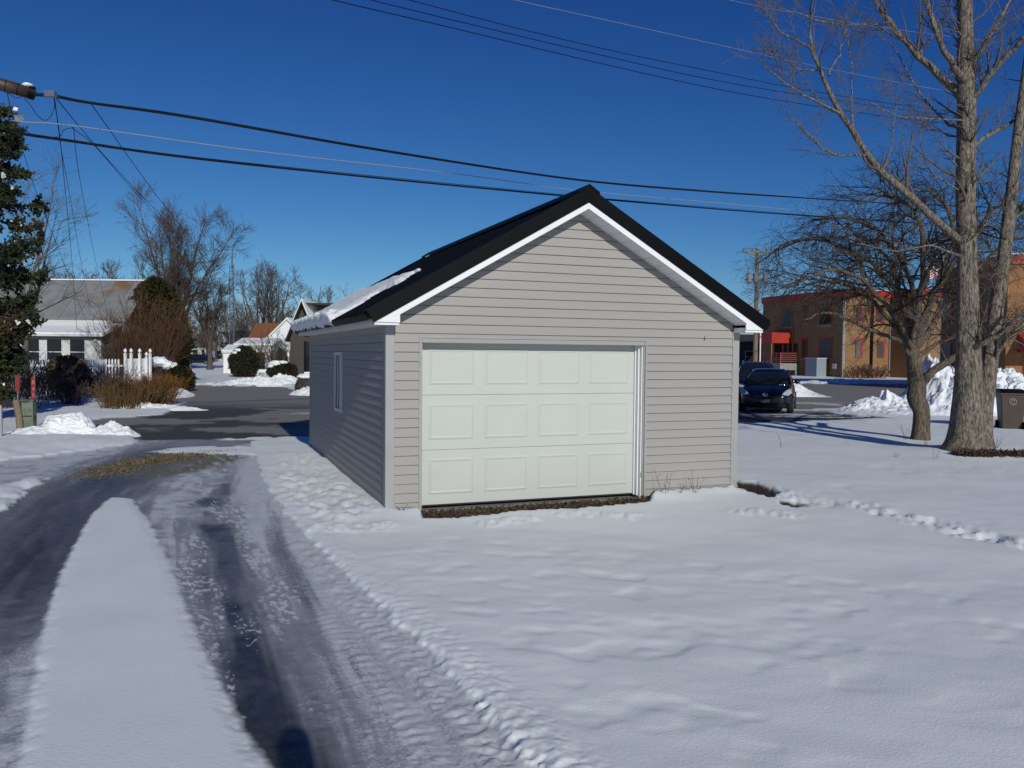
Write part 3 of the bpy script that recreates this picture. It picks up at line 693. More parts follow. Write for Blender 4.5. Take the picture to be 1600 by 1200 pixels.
# ================================================================== TREES ON THE RIGHT LAWN
def pxr(px, d): return px * d / F
def rough_tube(name, P, Rr, m, parent, sides=18, amp=.06, seed=5):
    N = P.shape[1]; T = np.zeros((N, 3)); p = P[0]; T[1:-1] = p[2:] - p[:-2]; T[0] = p[1] - p[0]; T[-1] = p[-1] - p[-2]; T = nrm(T)
    U = nrm(np.cross(T, np.array([[1., 0, 0]]) if abs(T[N // 2][2]) > .7 else np.array([[0, 0, 1.]]))); W = np.cross(T, U); a = np.arange(sides) * 2 * np.pi / sides
    s = np.concatenate([[0], np.cumsum(np.linalg.norm(np.diff(p, axis=0), axis=1))])
    S, Aa = np.meshgrid(s, a, indexing='ij')
    nz = fbm(np.cos(Aa) * 2.2 + 9 + seed, np.sin(Aa) * 2.2 + S * 1.1, seed, 4) - .5
    nz += .5 * (fbm(np.cos(Aa) * 7 + 3, np.sin(Aa) * 7 + S * 1.4, seed + 5, 3) - .5)
    RR = Rr[0][:, None] * (1 + nz * amp * 4)
    V = p[:, None] + (U[:, None] * np.cos(a)[:, None] + W[:, None] * np.sin(a)[:, None]) * RR[..., None]
    i = (np.arange(N - 1)[:, None] * sides + np.arange(sides)); j = (np.arange(N - 1)[:, None] * sides + (np.arange(sides) + 1) % sides)
    Q = np.stack([i, j, j + sides, i + sides], -1).reshape(-1, 4)
    return mesh_np(name, V, Q, m, parent, True)
def PT(pl, d):      # (x, y, depth offset) list at tree distance d
    return [A(p[0], p[1], d + (p[2] if len(p) > 2 else 0)) for p in pl]
def interp_r(px, n): return np.interp(np.linspace(0, 1, n), np.linspace(0, 1, len(px)), px)[None]

bt = G(1508, 714); dT_ = bt.y
big = thing('shade_tree', 'tall pale barked leafless tree with two stems rising out of the top of the picture', 'tree')
k = dT_ / F
P = resample(PT([(1506, 722), (1509, 690), (1511, 655), (1512, 600), (1512, 497), (1511, 400), (1509, 300), (1510, 200), (1509, 100), (1508, 0), (1510, -110), (1514, -260)], dT_), 60)[None]
rough_tube('trunk', P, interp_r([43, 29, 24, 20, 16, 14.5, 14, 13.5, 12, 10.5, 8, 6], 60) * k, m_bark, big, 22, .05)
trunkP, trunkR = P, interp_r([43, 29, 24, 20, 16, 14.5, 14, 13.5, 12, 10.5, 8, 6], 60) * k
P2 = resample(PT([(1521, 720, -.05), (1527, 680, 0), (1534, 640, .1), (1543, 599, .1), (1555, 497, .2), (1568, 409, .3), (1575, 350, .3), (1592, 200, .5), (1610, 60, .6), (1630, -120, .8)], dT_), 50)[None]
rough_tube('second_stem', P2, interp_r([34, 22, 16, 12, 10.5, 10, 9.5, 7.5, 6, 4], 50) * k, m_bark, big, 16, .05, 9)
Pr = []
limbs = [
 ([(1500, 376), (1492, 370, -.1), (1431, 316, -.5), (1381, 269, -.8), (1356, 244, -.9), (1331, 200, -1.1), (1316, 178, -1.2), (1294, 138, -1.3), (1281, 109, -1.4), (1269, 78, -1.5), (1266, 31, -1.5), (1275, -30, -1.5)], 8, 1.3),
 ([(1316, 178, -1.2), (1256, 150, -1.4), (1225, 128, -1.5), (1194, 103, -1.6), (1188, 92, -1.6)], 3, .8),
 ([(1269, 78, -1.5), (1237, 59, -1.5), (1219, 50, -1.5), (1203, 28, -1.5), (1190, 9, -1.5)], 3, .8),
 ([(1281, 109, -1.4), (1250, 108, -1.5), (1219, 91, -1.6), (1184, 75, -1.7)], 2.5, .8),
 ([(1333, 198, -1.1), (1330, 156, -1.0), (1330, 94, -.9), (1322, 50, -.9)], 2.6, .8),
 ([(1356, 243, -.9), (1303, 241, -1.3), (1275, 222, -1.5), (1250, 197, -1.6), (1238, 186, -1.6)], 2.6, .8),
 ([(1378, 265, -.8), (1390, 238, -.6), (1399, 175, -.5), (1402, 150, -.5)], 2.5, .8),
 ([(1295, 118, -1.3), (1312, 80, -1.2), (1320, 50, -1.1), (1323, 20, -1.0)], 2.2, .7),
 ([(1507, 152), (1475, 125, .2), (1444, 97, .4), (1419, 69, .5), (1391, 34, .6), (1366, 0, .7), (1330, -60, .8)], 8, 2.5),
 ([(1508, 130), (1497, 115, -.2), (1478, 84, -.4), (1462, 47, -.5), (1447, 0, -.6), (1430, -70, -.7)], 7.5, 2.5),
 ([(1391, 34, .6), (1370, 39, .6), (1325, 40, .5), (1281, 31, .4), (1240, 19, .3), (1200, 8, .3), (1150, -10, .2)], 3, .9),
 ([(1515, 104), (1528, 90, .1), (1547, 56, .2), (1569, 19, .3), (1590, -30, .4)], 5.5, 2.5),
 ([(1513, 158), (1531, 140, -.2), (1553, 109, -.4), (1581, 81, -.6), (1600, 59, -.8), (1640, 10, -1)], 6.5, 3),
 ([(1512, 240), (1522, 228, .3), (1553, 206, .5), (1578, 194, .7), (1620, 170, .9)], 5, 2.5),
 ([(1508, 190), (1490, 188, -.3), (1444, 187, -.6), (1397, 178, -.9), (1360, 160, -1)], 2.8, .9),
 ([(1505, 216), (1490, 212, .3), (1450, 200, .5), (1430, 190, .6)], 3, .9),
 ([(1497, 200), (1475, 190, .4), (1440, 150, .8), (1415, 110, 1), (1400, 80, 1.1), (1385, 62, 1.1)], 3.4, 1),
 ([(1502, 402), (1490, 397, -.3), (1465, 386, -.5), (1440, 384, -.6), (1400, 392, -.8), (1340, 380, -1)], 4, 1),
 ([(1508, 545), (1530, 540, -.3), (1562, 520, -.6), (1600, 494, -.8), (1650, 450, -1)], 6, 4),
 ([(1548, 572, .1), (1557, 555, .0), (1575, 530, -.2), (1605, 500, -.4), (1650, 470, -.5)], 5, 3),
 ([(1580, 320, .3), (1560, 330, 0), (1540, 352, -.2), (1520, 372, -.3)], 3, 1.5),
 ([(1530, 470, .1), (1545, 440, -.2), (1558, 420, -.3)], 2, 1),
 ([(1505, 300, 0), (1470, 280, -.2), (1452, 262, -.3), (1440, 230, -.4), (1437, 190, -.4)], 2.4, .8),
 ([(1492, 585, -.1), (1478, 560, -.3), (1460, 520, -.5), (1448, 500, -.5)], 1.3, .6),
 ([(1575, 350, .3), (1600, 330, .3), (1640, 290, .3)], 4, 2),
]
LP = []; LR = []
for pl, a_, b_ in limbs:
    P_ = resample(PT(pl, dT_), 16, .012); r_ = np.linspace(a_, b_, 16) * k * (.82 if a_ > 4.5 else .62)
    tubes('limb', [(P_[None], r_[None])], m_bark, big, 8); LP.append(P_); LR.append(r_)
LP = np.array(LP); LR = np.array(LR)
rg = np.random.default_rng(31)
lengths = np.linalg.norm(LP[:, -1] - LP[:, 0], axis=1)
b1 = spawn(LP, LR, 9, .15, .98, np.clip(lengths * .38, .5, 1.3), .75, 8, .10, .10, .45, .25, rg, .005)
top = spawn(trunkP[:, 28:52], trunkR[:, 28:52], 34, .02, .98, 1.0, 1.0, 8, .10, .10, .16, .25, rg, .005)
st2 = spawn(P2[:, 22:], np.full((1, 28), .08), 26, .02, .95, 1.0, .95, 8, .10, .09, .16, .25, rg, .005)
b1 = (np.vstack([b1[0], top[0], st2[0]]), np.vstack([b1[1], top[1], st2[1]]))
b2 = spawn(b1[0], b1[1], 6, .15, 1.0, .42, .7, 6, .13, .08, .6, .35, rg, .0036)
b3 = spawn(b2[0], b2[1], 2, .3, 1.0, .15, .7, 4, .15, .05, .7, .5, rg, .0032)
tubes('crown', [b1], m_twig, big, 4); tubes('twigs', [b2, b3], m_twig, big, 3)

# small umbrella shaped tree
sb = G(1438, 690); dS_ = sb.y; ks = dS_ / F
sm = thing('weeping_tree', 'small leafless tree with an umbrella crown of tangled drooping branches left of the tall tree', 'tree')
P = resample(PT([(1438, 694), (1439, 668), (1439, 643), (1431, 622), (1433, 605), (1430, 585), (1428, 562), (1425, 545)], dS_), 30)[None]
rough_tube('trunk', P, interp_r([15, 12.5, 12, 14, 13, 11, 10.5, 10], 30) * ks, m_bark2, sm, 16, .07, 12)
sl_ = [([(1427, 552), (1415, 530, -.1), (1398, 511, -.3), (1370, 480, -.6), (1340, 455, -1), (1300, 440, -1.2), (1262, 436, -1.5), (1225, 450, -1.6)], 4.6, 1.3),
 ([(1427, 552), (1420, 500, .1), (1400, 455, .2), (1372, 420, .3), (1330, 392, .3), (1280, 375, .3), (1230, 380, .2), (1195, 405, .2)], 4.6, 1.3),
 ([(1428, 550), (1432, 500, .3), (1427, 450, .6), (1405, 400, .9), (1370, 360, 1.2), (1320, 340, 1.5), (1270, 345, 1.7)], 5.5, 1.5),
 ([(1426, 545), (1436, 480, -.2), (1445, 420, -.5), (1440, 360, -.8), (1420, 320, -1.2), (1385, 305, -1.5), (1340, 318, -1.9)], 5.5, 1.5),
 ([(1430, 545), (1450, 490, .1), (1470, 430, .3), (1490, 370, .6), (1480, 325, .9), (1450, 300, 1.2), (1410, 300, 1.5)], 5, 1.5),
 ([(1430, 548), (1460, 500, .3), (1500, 450, .6), (1545, 400, .9), (1590, 370, 1.2), (1630, 380, 1.4)], 5, 1.5),
 ([(1430, 540), (1455, 470, -.4), (1490, 410, -.9), (1530, 350, -1.3), (1570, 320, -1.7), (1610, 330, -2)], 5, 1.5),
 ([(1425, 556), (1400, 530, -.5), (1370, 520, -.9), (1330, 500, -1.5), (1290, 490, -1.9), (1255, 500, -2.2)], 4, 1.2),
 ([(1433, 560), (1460, 540, .4), (1500, 520, .9), (1540, 500, 1.4), (1580, 500, 1.8)], 4, 1.2),
 ([(1438, 600), (1455, 582, -.1), (1489, 560, -.2), (1515, 548, -.3)], 7, 5),
 ([(1427, 545), (1410, 470, .7), (1390, 410, 1.6), (1350, 370, 2.4), (1310, 370, 3)], 4.5, 1.2),
 ([(1427, 545), (1440, 470, 1), (1460, 400, 2), (1500, 350, 2.8), (1540, 360, 3.4)], 4.5, 1.2),
 ([(1427, 548), (1395, 490, -.8), (1350, 440, -1.7), (1300, 420, -2.4), (1250, 440, -2.9)], 4.5, 1.2)]
LP = []; LR = []
for pl, a_, b_ in sl_:
    P_ = resample(PT(pl, dS_), 18, .02); r_ = np.linspace(a_, b_, 18) * ks
    tubes('limb', [(P_[None], r_[None])], m_bark2, sm, 7); LP.append(P_); LR.append(r_)
rg = np.random.default_rng(5); LP = np.array(LP); LR = np.array(LR)
LP = LP[[0,1,2,3,4,5,6,7,8,10,11,12]]; LR = LR[[0,1,2,3,4,5,6,7,8,10,11,12]]
c1 = spawn(np.delete(LP, 7, 0), np.delete(LR, 7, 0), 19, .25, 1.0, 1.5, .75, 9, .17, -.035, .5, .3, rg, .008, angj=.45)
c2 = spawn(c1[0], c1[1], 9, .1, 1.0, .85, .75, 7, .22, -.05, .6, .35, rg, .0048, angj=.4)
c3 = spawn(c2[0], c2[1], 3, .2, 1.0, .42, .8, 5, .24, -.04, .7, .5, rg, .0036, angj=.4)
tubes('crown', [c1], m_twigd, sm, 4); tubes('twigs', [c2, c3], m_twigd, sm, 3)

# ================================================================== BARE TREES IN THE BACKGROUND
def bare_tree(name, label, base, H, seed, stems=4, spread=.4, tr=None, m=m_twigf, K=(9, 8, 5), rmin=.012, frac=.3, lean=0, parent=None, cat='tree', group=None, l1=.30, stem_trop=.05, b1ang=.6):
    rg = np.random.default_rng(seed); b = Vector(base); tr = tr or H * .02
    t = thing(name, label, cat, (0, 0, 0), 0, group)
    P, Rr = one([b, b + Vector((lean * .3, 0, H * frac * .5)), b + Vector((lean, 0, H * frac))], tr, tr * .75, 8, .0, tr * .5)
    tubes('trunk', [(P, Rr)], m, t, 7)
    S, SR = [], []
    for i in range(stems):
        a = 2 * math.pi * (i + rg.uniform(-.25, .25)) / stems; d = np.array([math.cos(a) * spread, math.sin(a) * spread, 1.0]); d /= np.linalg.norm(d)
        p = np.array(list(P[0, -1 - (i % 2)])); C = [p]; n = 12; L = H * (1 - frac) * rg.uniform(.85, 1.02) / (n - 1)
        for _ in range(n - 1):
            d = d + rg.normal(0, .05, 3) + np.array([0, 0, stem_trop]); d /= np.linalg.norm(d); C.append(C[-1] + d * L)
        S.append(C); SR.append(np.linspace(tr * .6, rmin * 1.2, n))
    S = np.array(S); SR = np.array(SR)
    s1 = spawn(S, SR, K[0], .12, .95, H * l1, b1ang, 9, .09, .05, .5, .3, rg, rmin, endscale=.45)
    s2 = spawn(s1[0], s1[1], K[1], .12, 1., H * .12, .6, 6, .11, .05, .55, .4, rg, rmin * .8)
    s3 = spawn(s2[0], s2[1], K[2], .2, 1., H * .05, .6, 4, .12, .04, .7, .6, rg, rmin * .7)
    tubes('crown', [(S, SR), s1, s2, s3], m, t, 3)
    return t
def bpt(px, d): v = A(px, 560, d); return (v.x, v.y, 0)
bare_tree('bare_tree', 'tall broad fan shaped leafless tree towering above the dark cedar', bpt(276, 78), 16.2, 3, 7, .34, .34, K=(15, 11, 6), rmin=.014, frac=.22, l1=.24, stem_trop=.012)
bare_tree('bare_tree', 'leafless tree with a straight trunk beside the snowy lane', bpt(328, 84), 9.5, 14, 5, .35, .26, K=(12, 9, 5), rmin=.016, frac=.30, l1=.36, b1ang=.9)
bare_tree('bare_tree', 'leafless tree right of the lattice mast, left of two', bpt(404, 125), 14.0, 23, 5, .42, .3, K=(9, 7, 4), rmin=.024, frac=.3, l1=.25)
bare_tree('bare_tree', 'leafless round topped tree right of the lattice mast, right of two', bpt(424, 122), 15.0, 31, 6, .45, .33, K=(9, 8, 4), rmin=.024, frac=.28, l1=.25)
bare_tree('bare_tree', 'small leafless tree showing above the snowy roof edge', bpt(486, 110), 11, 41, 4, .45, .2, K=(6, 5, 3), rmin=.022, frac=.3, l1=.2)
bare_tree('bare_tree', 'small leafless tree showing just right of the other above the snowy roof edge', bpt(512, 112), 11.5, 43, 4, .5, .2, K=(6, 5, 3), rmin=.022, frac=.3, l1=.2)
bare_tree('bare_tree', 'leafless tree left of the fan shaped tree, behind the brown brush', bpt(215, 86), 11.5, 51, 5, .6, .3, K=(9, 8, 4), rmin=.02, frac=.24, l1=.26)
bare_tree('bare_tree', 'leafless tree with horizontal twigs poking out from behind the spruce', bpt(40, 33), 9.5, 61, 5, .35, .16, m=m_twig, K=(9, 8, 3), rmin=.007, frac=.3, l1=.26, b1ang=1.1)
def woods(name, label, spans, seed, m=m_twigf):
    rg = np.random.default_rng(seed); S = []; SR = []
    for (x0, x1, d0, d1, h0, h1, n) in spans:
        for i in range(n):
            d = rg.uniform(d0, d1); b = np.array(bpt(rg.uniform(x0, x1), d)); H = rg.uniform(h0, h1)
            for s in range(3):
                dr = np.array([rg.normal(0, .22), rg.normal(0, .22), 1.0]); C = [b]; 
                for _ in range(7): dr = nrm(dr + rg.normal(0, .05, 3)); C.append(C[-1] + dr * H / 7)
                S.append(C); SR.append(np.linspace(.11, .03, 8))
    S = np.array(S); SR = np.array(SR)
    s1 = spawn(S, SR, 9, .2, .98, 3.0, .6, 6, .1, .05, .5, .4, rg, .028)
    s2 = spawn(s1[0], s1[1], 5, .1, 1., 1.3, .6, 4, .12, .05, .7, .6, rg, .022)
    o = tubes(name, [(S, SR), s1, s2], m, None, 3, kind='stuff'); o['label'] = label; o['category'] = 'woods'; return o
woods('far_woods', 'brown mass of leafless trees along the far end of the lane', [(130, 520, 135, 175, 6.5, 10.5, 56), (300, 500, 150, 190, 9, 12, 22), (-60, 200, 85, 110, 8, 10.8, 34)], 71)

# ================================================================== EVERGREENS AND SHRUBS
def blob_bush(name, label, base, w, dp, h, m, seed, n=7000, leaf=.12, taper=1.0, cat='shrub', power=2.2, group=None, core=.82, stems=True):
    rg = np.random.default_rng(seed); b = Vector(base); t = thing(name, label, cat, b, 0, group)
    def surf(u, a):      # u 0..1 height
        prof = np.power(np.clip(1 - np.power(np.abs(u * 2 - .9) / 1.1, power), 0, 1), .55) * (1 - (1 - taper) * u)
        l = 1 + .42 * (fbm(np.cos(a) * 1.6 + 5, np.sin(a) * 1.6 + u * 3.2, seed, 3) - .5) + .25 * (fbm(np.cos(a) * 5 + 5, np.sin(a) * 5 + u * 9, seed + 3, 3) - .5)
        return prof * l
    u = rg.beta(1.15, 1.2, n); a = rg.uniform(0, 2 * np.pi, n); r = surf(u, a) * rg.uniform(.72, 1.06, n)
    pts = np.stack([r * np.cos(a) * w / 2, r * np.sin(a) * dp / 2, u * h], -1)
    out = np.stack([np.cos(a), np.sin(a), .5 + 0 * a], -1)
    leaves('foliage', pts, leaf, m, t, 2.2, rg, out)
    uu, aa = np.meshgrid(np.linspace(0.0, .97, 14), np.linspace(0, 2 * np.pi, 25)[:-1], indexing='ij'); rr = surf(uu, aa) * core
    V = np.stack([rr * np.cos(aa) * w / 2, rr * np.sin(aa) * dp / 2, uu * h * .97], -1)
    i = np.arange(13)[:, None] * 24 + np.arange(24); j = np.arange(13)[:, None] * 24 + (np.arange(24) + 1) % 24
    mesh_np('inner_foliage', V, np.stack([i, j, j + 24, i + 24], -1).reshape(-1, 4), m, t)
    return t
def snow_clump(name, label, pts, m=m_snow, seed=1, cat='snow', parent=None, lump=.35):
    # several soft lumps fused in one mesh
    V = []; Q = []; off = 0; rg = np.random.default_rng(seed)
    for (c, rx, ry, rz) in pts:
        nu, nv = 30, 44; u = np.linspace(-1, 1, nu); a = np.arange(nv) * 2 * np.pi / nv; U, Aa = np.meshgrid(u, a, indexing='ij'); rr = np.sqrt(np.clip(1 - U * U, 0, 1))
        nz = 1 + lump * (fbm(np.cos(Aa) * 1.7 * rr + seed + c[0], np.sin(Aa) * 1.7 * rr + U * 1.7 + c[1], seed, 4) - .5) * 2 + lump * .8 * (np.abs(fbm(np.cos(Aa) * 4.5 * rr + c[0], np.sin(Aa) * 4.5 * rr + U * 4 + c[2], seed + 3, 3) - .5) - .15)
        V.append(np.stack([c[0] + rx * rr * np.cos(Aa) * nz, c[1] + ry * rr * np.sin(Aa) * nz, c[2] + rz * U * nz], -1).reshape(-1, 3))
        i = np.arange(nu - 1)[:, None] * nv + np.arange(nv); j = np.arange(nu - 1)[:, None] * nv + (np.arange(nv) + 1) % nv
        Q.append(np.stack([i, j, j + nv, i + nv], -1).reshape(-1, 4) + off); off += nu * nv
    o = mesh_np(name, np.vstack(V), np.vstack(Q), m, parent)
    if label: tag(o, label, cat)
    return o
def snow_pile(label, cx, cy, w, dp, h, seed, rough=.35, m=m_snow, n=110, ridge=0, rot=0, shape=None, cat='snow pile'):
    u = np.linspace(-1, 1, n); X, Y = np.meshgrid(u, u, indexing='ij'); r = np.hypot(X, Y)
    prof = np.clip(1 - r, 0, 1); prof = prof ** .8 * (1 + .0 * X)
    if shape is not None: prof = shape(X, Y)
    mm = max(w, dp)
    a = X * w / 2; b = Y * dp / 2
    big_ = fbm(a * 1.0 + seed, b * 1.0, seed, 3) - .5; ch = np.abs(fbm(a * 2.6, b * 2.6 + seed, seed + 9, 4) - .5); fine = fbm(a * 8, b * 8, seed + 13, 4) - .5 + 1.2 * (.2 - np.abs(fbm(a * 5, b * 5, seed + 17, 3) - .5))
    H = h * prof * (1 + rough * (big_ * 1.6 + (.22 - ch) * 2.4)) + (fine * .10 + (.12 - ch) * .35) * rough * np.clip(prof * 4, 0, 1)
    H = np.where(prof <= 0.001, -.12, H)
    c, s = math.cos(rot), math.sin(rot)
    V = np.stack([cx + a * c - b * s, cy + a * s + b * c, H], -1)
    i = (np.arange(n - 1)[:, None] * n + np.arange(n - 1)); Q = np.stack([i, i + n, i + n + 1, i + 1], -1).reshape(-1, 4)
    o = mesh_np('snow_pile', V, Q, m); return tag(o, label, cat)

# spruce at the left edge
def spruce(base, H, Rm, seed, label):
    rg = np.random.default_rng(seed); b = np.array(base); t = thing('spruce', label, 'tree')
    P, Rr = one([b, b + np.array([0, 0, H * .5]), b + np.array([.05, 0, H])], .16, .02, 20)
    tubes('trunk', [(P, Rr)], m_bark2, t, 8)
    B = []; BR = []
    for i in range(95):
        f = rg.uniform(.02, .99) ** .9; z = .5 + f * (H - .6); L = Rm * float(np.interp(z, [.5, 2.2, 2.9, 3.6, 4.6, 5.6, 8.0, 8.7], [.3, .35, .75, 1.0, .92, .62, .34, .12])) * rg.uniform(.4, 1.12); a = rg.uniform(0, 2 * np.pi)
        p = b + np.array([0, 0, z]); C = [p]; d = np.array([math.cos(a), math.sin(a), .30 - .35 * (1 - f)])
        for q in range(9): d = nrm(d + rg.normal(0, .05, 3) + np.array([0, 0, .035 * (q - 3)])); C.append(C[-1] + d * L / 9)
        B.append(C); BR.append(np.linspace(.03, .008, 10))
    B = np.array(B); BR = np.array(BR)
    s1 = spawn(B, BR, 12, .12, 1.0, .55, .85, 5, .08, .02, .5, .4, rg, .005, endscale=.35)
    tubes('bough', [(B, BR), s1], m_bark2, t, 4)
    pts = []; dirs = []
    for PP in (B, s1[0]):
        M_, N, _ = PP.shape; kk = 44 if PP is s1[0] else 70
        tt = rg.uniform(.15, 1, (M_, kk)) * (N - 1); ii = np.clip(tt.astype(int), 0, N - 2); uu = (tt - ii)[..., None]; mi = np.arange(M_)[:, None]
        p = PP[mi, ii] * (1 - uu) + PP[mi, ii + 1] * uu; d = nrm(PP[mi, ii + 1] - PP[mi, ii])
        pts.append((p + rg.normal(0, .035, p.shape)).reshape(-1, 3)); dirs.append(d.reshape(-1, 3))
    AP = np.vstack(pts); pick = rg.choice(len(AP), 170); leaves('snow_flecks', AP[pick] + np.array([0, -.03, .03]), .14, m_snow, t, 1.5, rg, kind='stuff')
    leaves('needles', np.vstack(pts), .095, m_needle, t, 3.0, rg, np.vstack(dirs), spread=1.3)
    return t
v = A(-8, 560, 22.5); spruce((v.x, v.y, 0), 8.7, 1.9, 77, 'dark green spruce with snow flecks at the left edge of the picture')
v = A(243, 560, 50); blob_bush('cedar', 'big dark cone shaped cedar behind the tangled brown brush', (v.x, v.y, 0), 5.0, 4.4, 6.3, m_cedar, 83, 17000, .20, .60, 'tree', 2.0)
# brush in front of the cedar
def brush(name, label, base, n, H, spread, m, seed, r0=.02, K=8, cat='shrub', droop=-.04, jit=.06, K2=3, rmin=.008, foot=.35, group=None, l1=.3):
    rg = np.random.default_rng(seed); b = np.array(base); S = []
    for i in range(n):
        a = rg.uniform(0, 2 * np.pi); s = rg.uniform(.05, 1) * spread; d = nrm(np.array([math.cos(a) * s, math.sin(a) * s, 1.0])); C = [b + np.array([math.cos(a), math.sin(a), 0]) * foot * rg.uniform(0, 1)]; L = H * rg.uniform(.6, 1.15) / 9
        for q in range(9): d = nrm(d + rg.normal(0, jit, 3) + np.array([0, 0, droop * q / 9 * 2])); C.append(C[-1] + d * L)
        S.append(C)
    S = np.array(S); SR = np.repeat(np.linspace(r0, rmin, 10)[None], n, 0)
    t = thing(name, label, cat, (0, 0, 0), 0, group)
    tubes('stems', [(S, SR)], m, t, 3)
    s1 = spawn(S, SR, K, .2, 1., H * l1, .5, 6, .1, .03, .6, .5, rg, rmin); s2 = spawn(s1[0], s1[1], K2, .2, 1., H * l1 * .4, .5, 4, .1, .03, .7, .6, rg, rmin * .8)
    tubes('twigs', [s1, s2], m, t, 3, kind='stuff'); return t
v = A(240, 560, 47); brush('brush', 'tangle of tall brown leafless stems in front of the dark cedar', (v.x, v.y, 0), 100, 4.9, .5, m_brush, 91, .018, 8, foot=.9, K2=2)
v = A(192, 560, 46); brush('brush', 'lower reddish brown leafless brush beside the white house', (v.x, v.y, 0), 50, 3.6, .45, m_brush, 92, .018, 8, foot=.6)
v = G(190, 641); brush('ornamental_grass', 'clump of brown dead grass in front of the picket fence', (v.x, v.y + .3, 0), 420, .95, .6, m_grassb, 93, .010, 3, 'grass clump', -.05, .07, 1, .006, .75)
v = G(231, 636); brush('ornamental_grass', 'clump of orange dead grass beside the brown clump', (v.x, v.y + .5, 0), 420, 1.05, .55, m_grasso, 94, .010, 3, 'grass clump', -.06, .07, 1, .006, .65)
v = G(212, 640); brush('ornamental_grass', 'sparse tan dead stalks between the brown and the orange grass', (v.x, v.y + .6, 0), 120, 1.0, .6, m_grassb, 95, .010, 3, 'grass clump', -.05, .07, 1, .006, .7)
v = G(104, 622); blob_bush('shrub', 'golden brown leafy bush in front of the picket fence', (v.x, v.y, .25), 1.5, 1.1, 1.45, mat('golden_leaves', (.07, .045, .012), .8, (.12, .08, .025), 2), 101, 3500, .10)
o = snow_clump('snow_lump', 'small patch of snow caught on the golden brown bush', [((v.x - .7, v.y - .6, 1.3), .22, .16, .08)], seed=4)
m_purple = mat('purple_stems', (.045, .028, .032), .9, (.08, .055, .055), 2)
for (px, py, n, H, lab, sd_) in [(70, 628, 45, 1.5, 'dark leafless hedge plant left of the golden bush', 111), (18, 640, 60, 1.8, 'dark leafless thicket behind the green pedestal', 112), (140, 622, 70, 1.1, 'low dark brambles at the foot of the white pickets', 113), (165, 618, 60, 1.3, 'dark leafless sprigs right of the white pickets', 114), (-30, 640, 60, 2.2, 'dark leafless thicket under the spruce', 115), (108, 634, 60, .8, 'low dark tangle in front of the golden bush', 116)]:
    v = G(px, py); brush('hedge', lab, (v.x, v.y, 0), n, H, .7, m_purple, sd_, .014, 8, foot=.8, rmin=.007)
v = G(259, 604); brush('shrub', 'small snow covered shrub right of the white gate', (v.x, v.y, 0), 60, 1.5, .5, m_purple, 117, .015, 7, foot=.3)
snow_clump('snow_lump', 'snow heaped on the small shrub right of the white gate', [((v.x - .2, v.y - .3, 1.35), .55, .4, .28), ((v.x + .35, v.y - .3, 1.15), .4, .3, .25)], seed=9)
v = G(254, 612); blob_bush('shrub', 'low brown evergreen at the corner of the parking lot', (v.x + .6, v.y + .6, 0), 1.3, 1.2, 1.2, m_cedar, 119, 2500, .10)
# clipped yews across the lot
v = G(382, 590); blob_bush('yew', 'large round clipped yew beside the white shed, left of two', (v.x, v.y, 0), 1.95, 1.9, 2.35, m_yew, 121, 6500, .13)
snow_clump('snow_lump', 'snow resting in the top of the large round yew', [((v.x - .25, v.y - .75, 2.05), .22, .14, .12), ((v.x - .5, v.y - .7, 1.85), .18, .12, .1)], seed=12)
v = G(432, 582); blob_bush('yew', 'round reddish yew in front of the snowy white house, right of two', (v.x, v.y, 0), 1.9, 1.9, 2.3, m_yew, 122, 6500, .13)
v = G(442, 592.5); blob_bush('yew', 'low spreading yew capped with snow', (v.x, v.y, 0), 1.9, 1.6, 1.2, m_yew, 123, 4500, .12)
snow_clump('snow_lump', 'thick cap of snow on the low spreading yew', [((v.x - .45, v.y - .45, 1.12), .42, .32, .20), ((v.x - .7, v.y - .5, .95), .22, .18, .14), ((v.x + .1, v.y - .4, 1.2), .35, .3, .12)], seed=14)
v = G(474, 612); blob_bush('rock', 'dark boulder bedded in snow beside the garage back corner', (v.x, v.y + .4, 0), 1.0, .9, .72, mat('dark_rock', (.03, .022, .016), .85, (.07, .05, .035), 6), 125, 500, .06, cat='boulder', core=.98)
snow_clump('snow_lump', 'snow draped over the dark boulder', [((v.x, v.y + .3, .74), .42, .32, .14)], seed=15)

# ================================================================== SNOW PILES
v = G(90, 684); c_ = Vector((v.x, v.y + .45, 0))
snow_clump('snow_pile', 'big lump of piled snow beside the green pedestal', [(c_ + Vector(p_), a_, b_, h_) for p_, a_, b_, h_ in [((-.12, 0, .18), .42, .40, .34), ((.10, .05, .15), .40, .36, .36), ((-.28, .0, .10), .30, .32, .30), ((.32, -.05, .10), .30, .32, .26), ((-.05, -.22, .06), .42, .30, .22), ((.14, -.15, .30), .20, .2, .20), ((.46, -.12, .04), .24, .24, .16), ((-.45, -.15, .02), .22, .22, .14)]], seed=201, cat='snow pile', lump=.5)
v = G(118, 684); c_ = Vector((v.x, v.y + .3, 0))
snow_clump('snow_pile', 'small upright snow chunk right of the big snow lump', [(c_ + Vector(p_), a_, b_, h_) for p_, a_, b_, h_ in [((0, 0, .14), .17, .17, .25), ((.09, -.04, .08), .16, .15, .16), ((-.08, -.05, .05), .15, .15, .13)]], seed=203, cat='snow pile', lump=.5)
v = G(165, 684); snow_pile('low crumbly trail of snow chunks ending the left snow lumps', v.x, v.y + .3, 1.3, .8, .22, 205, .7)
v = G(40, 690); snow_pile('low snow drift at the foot of the green pedestal', v.x - .2, v.y + .9, 2.2, 1.2, .22, 206, .4)
v = G(1478, 650)
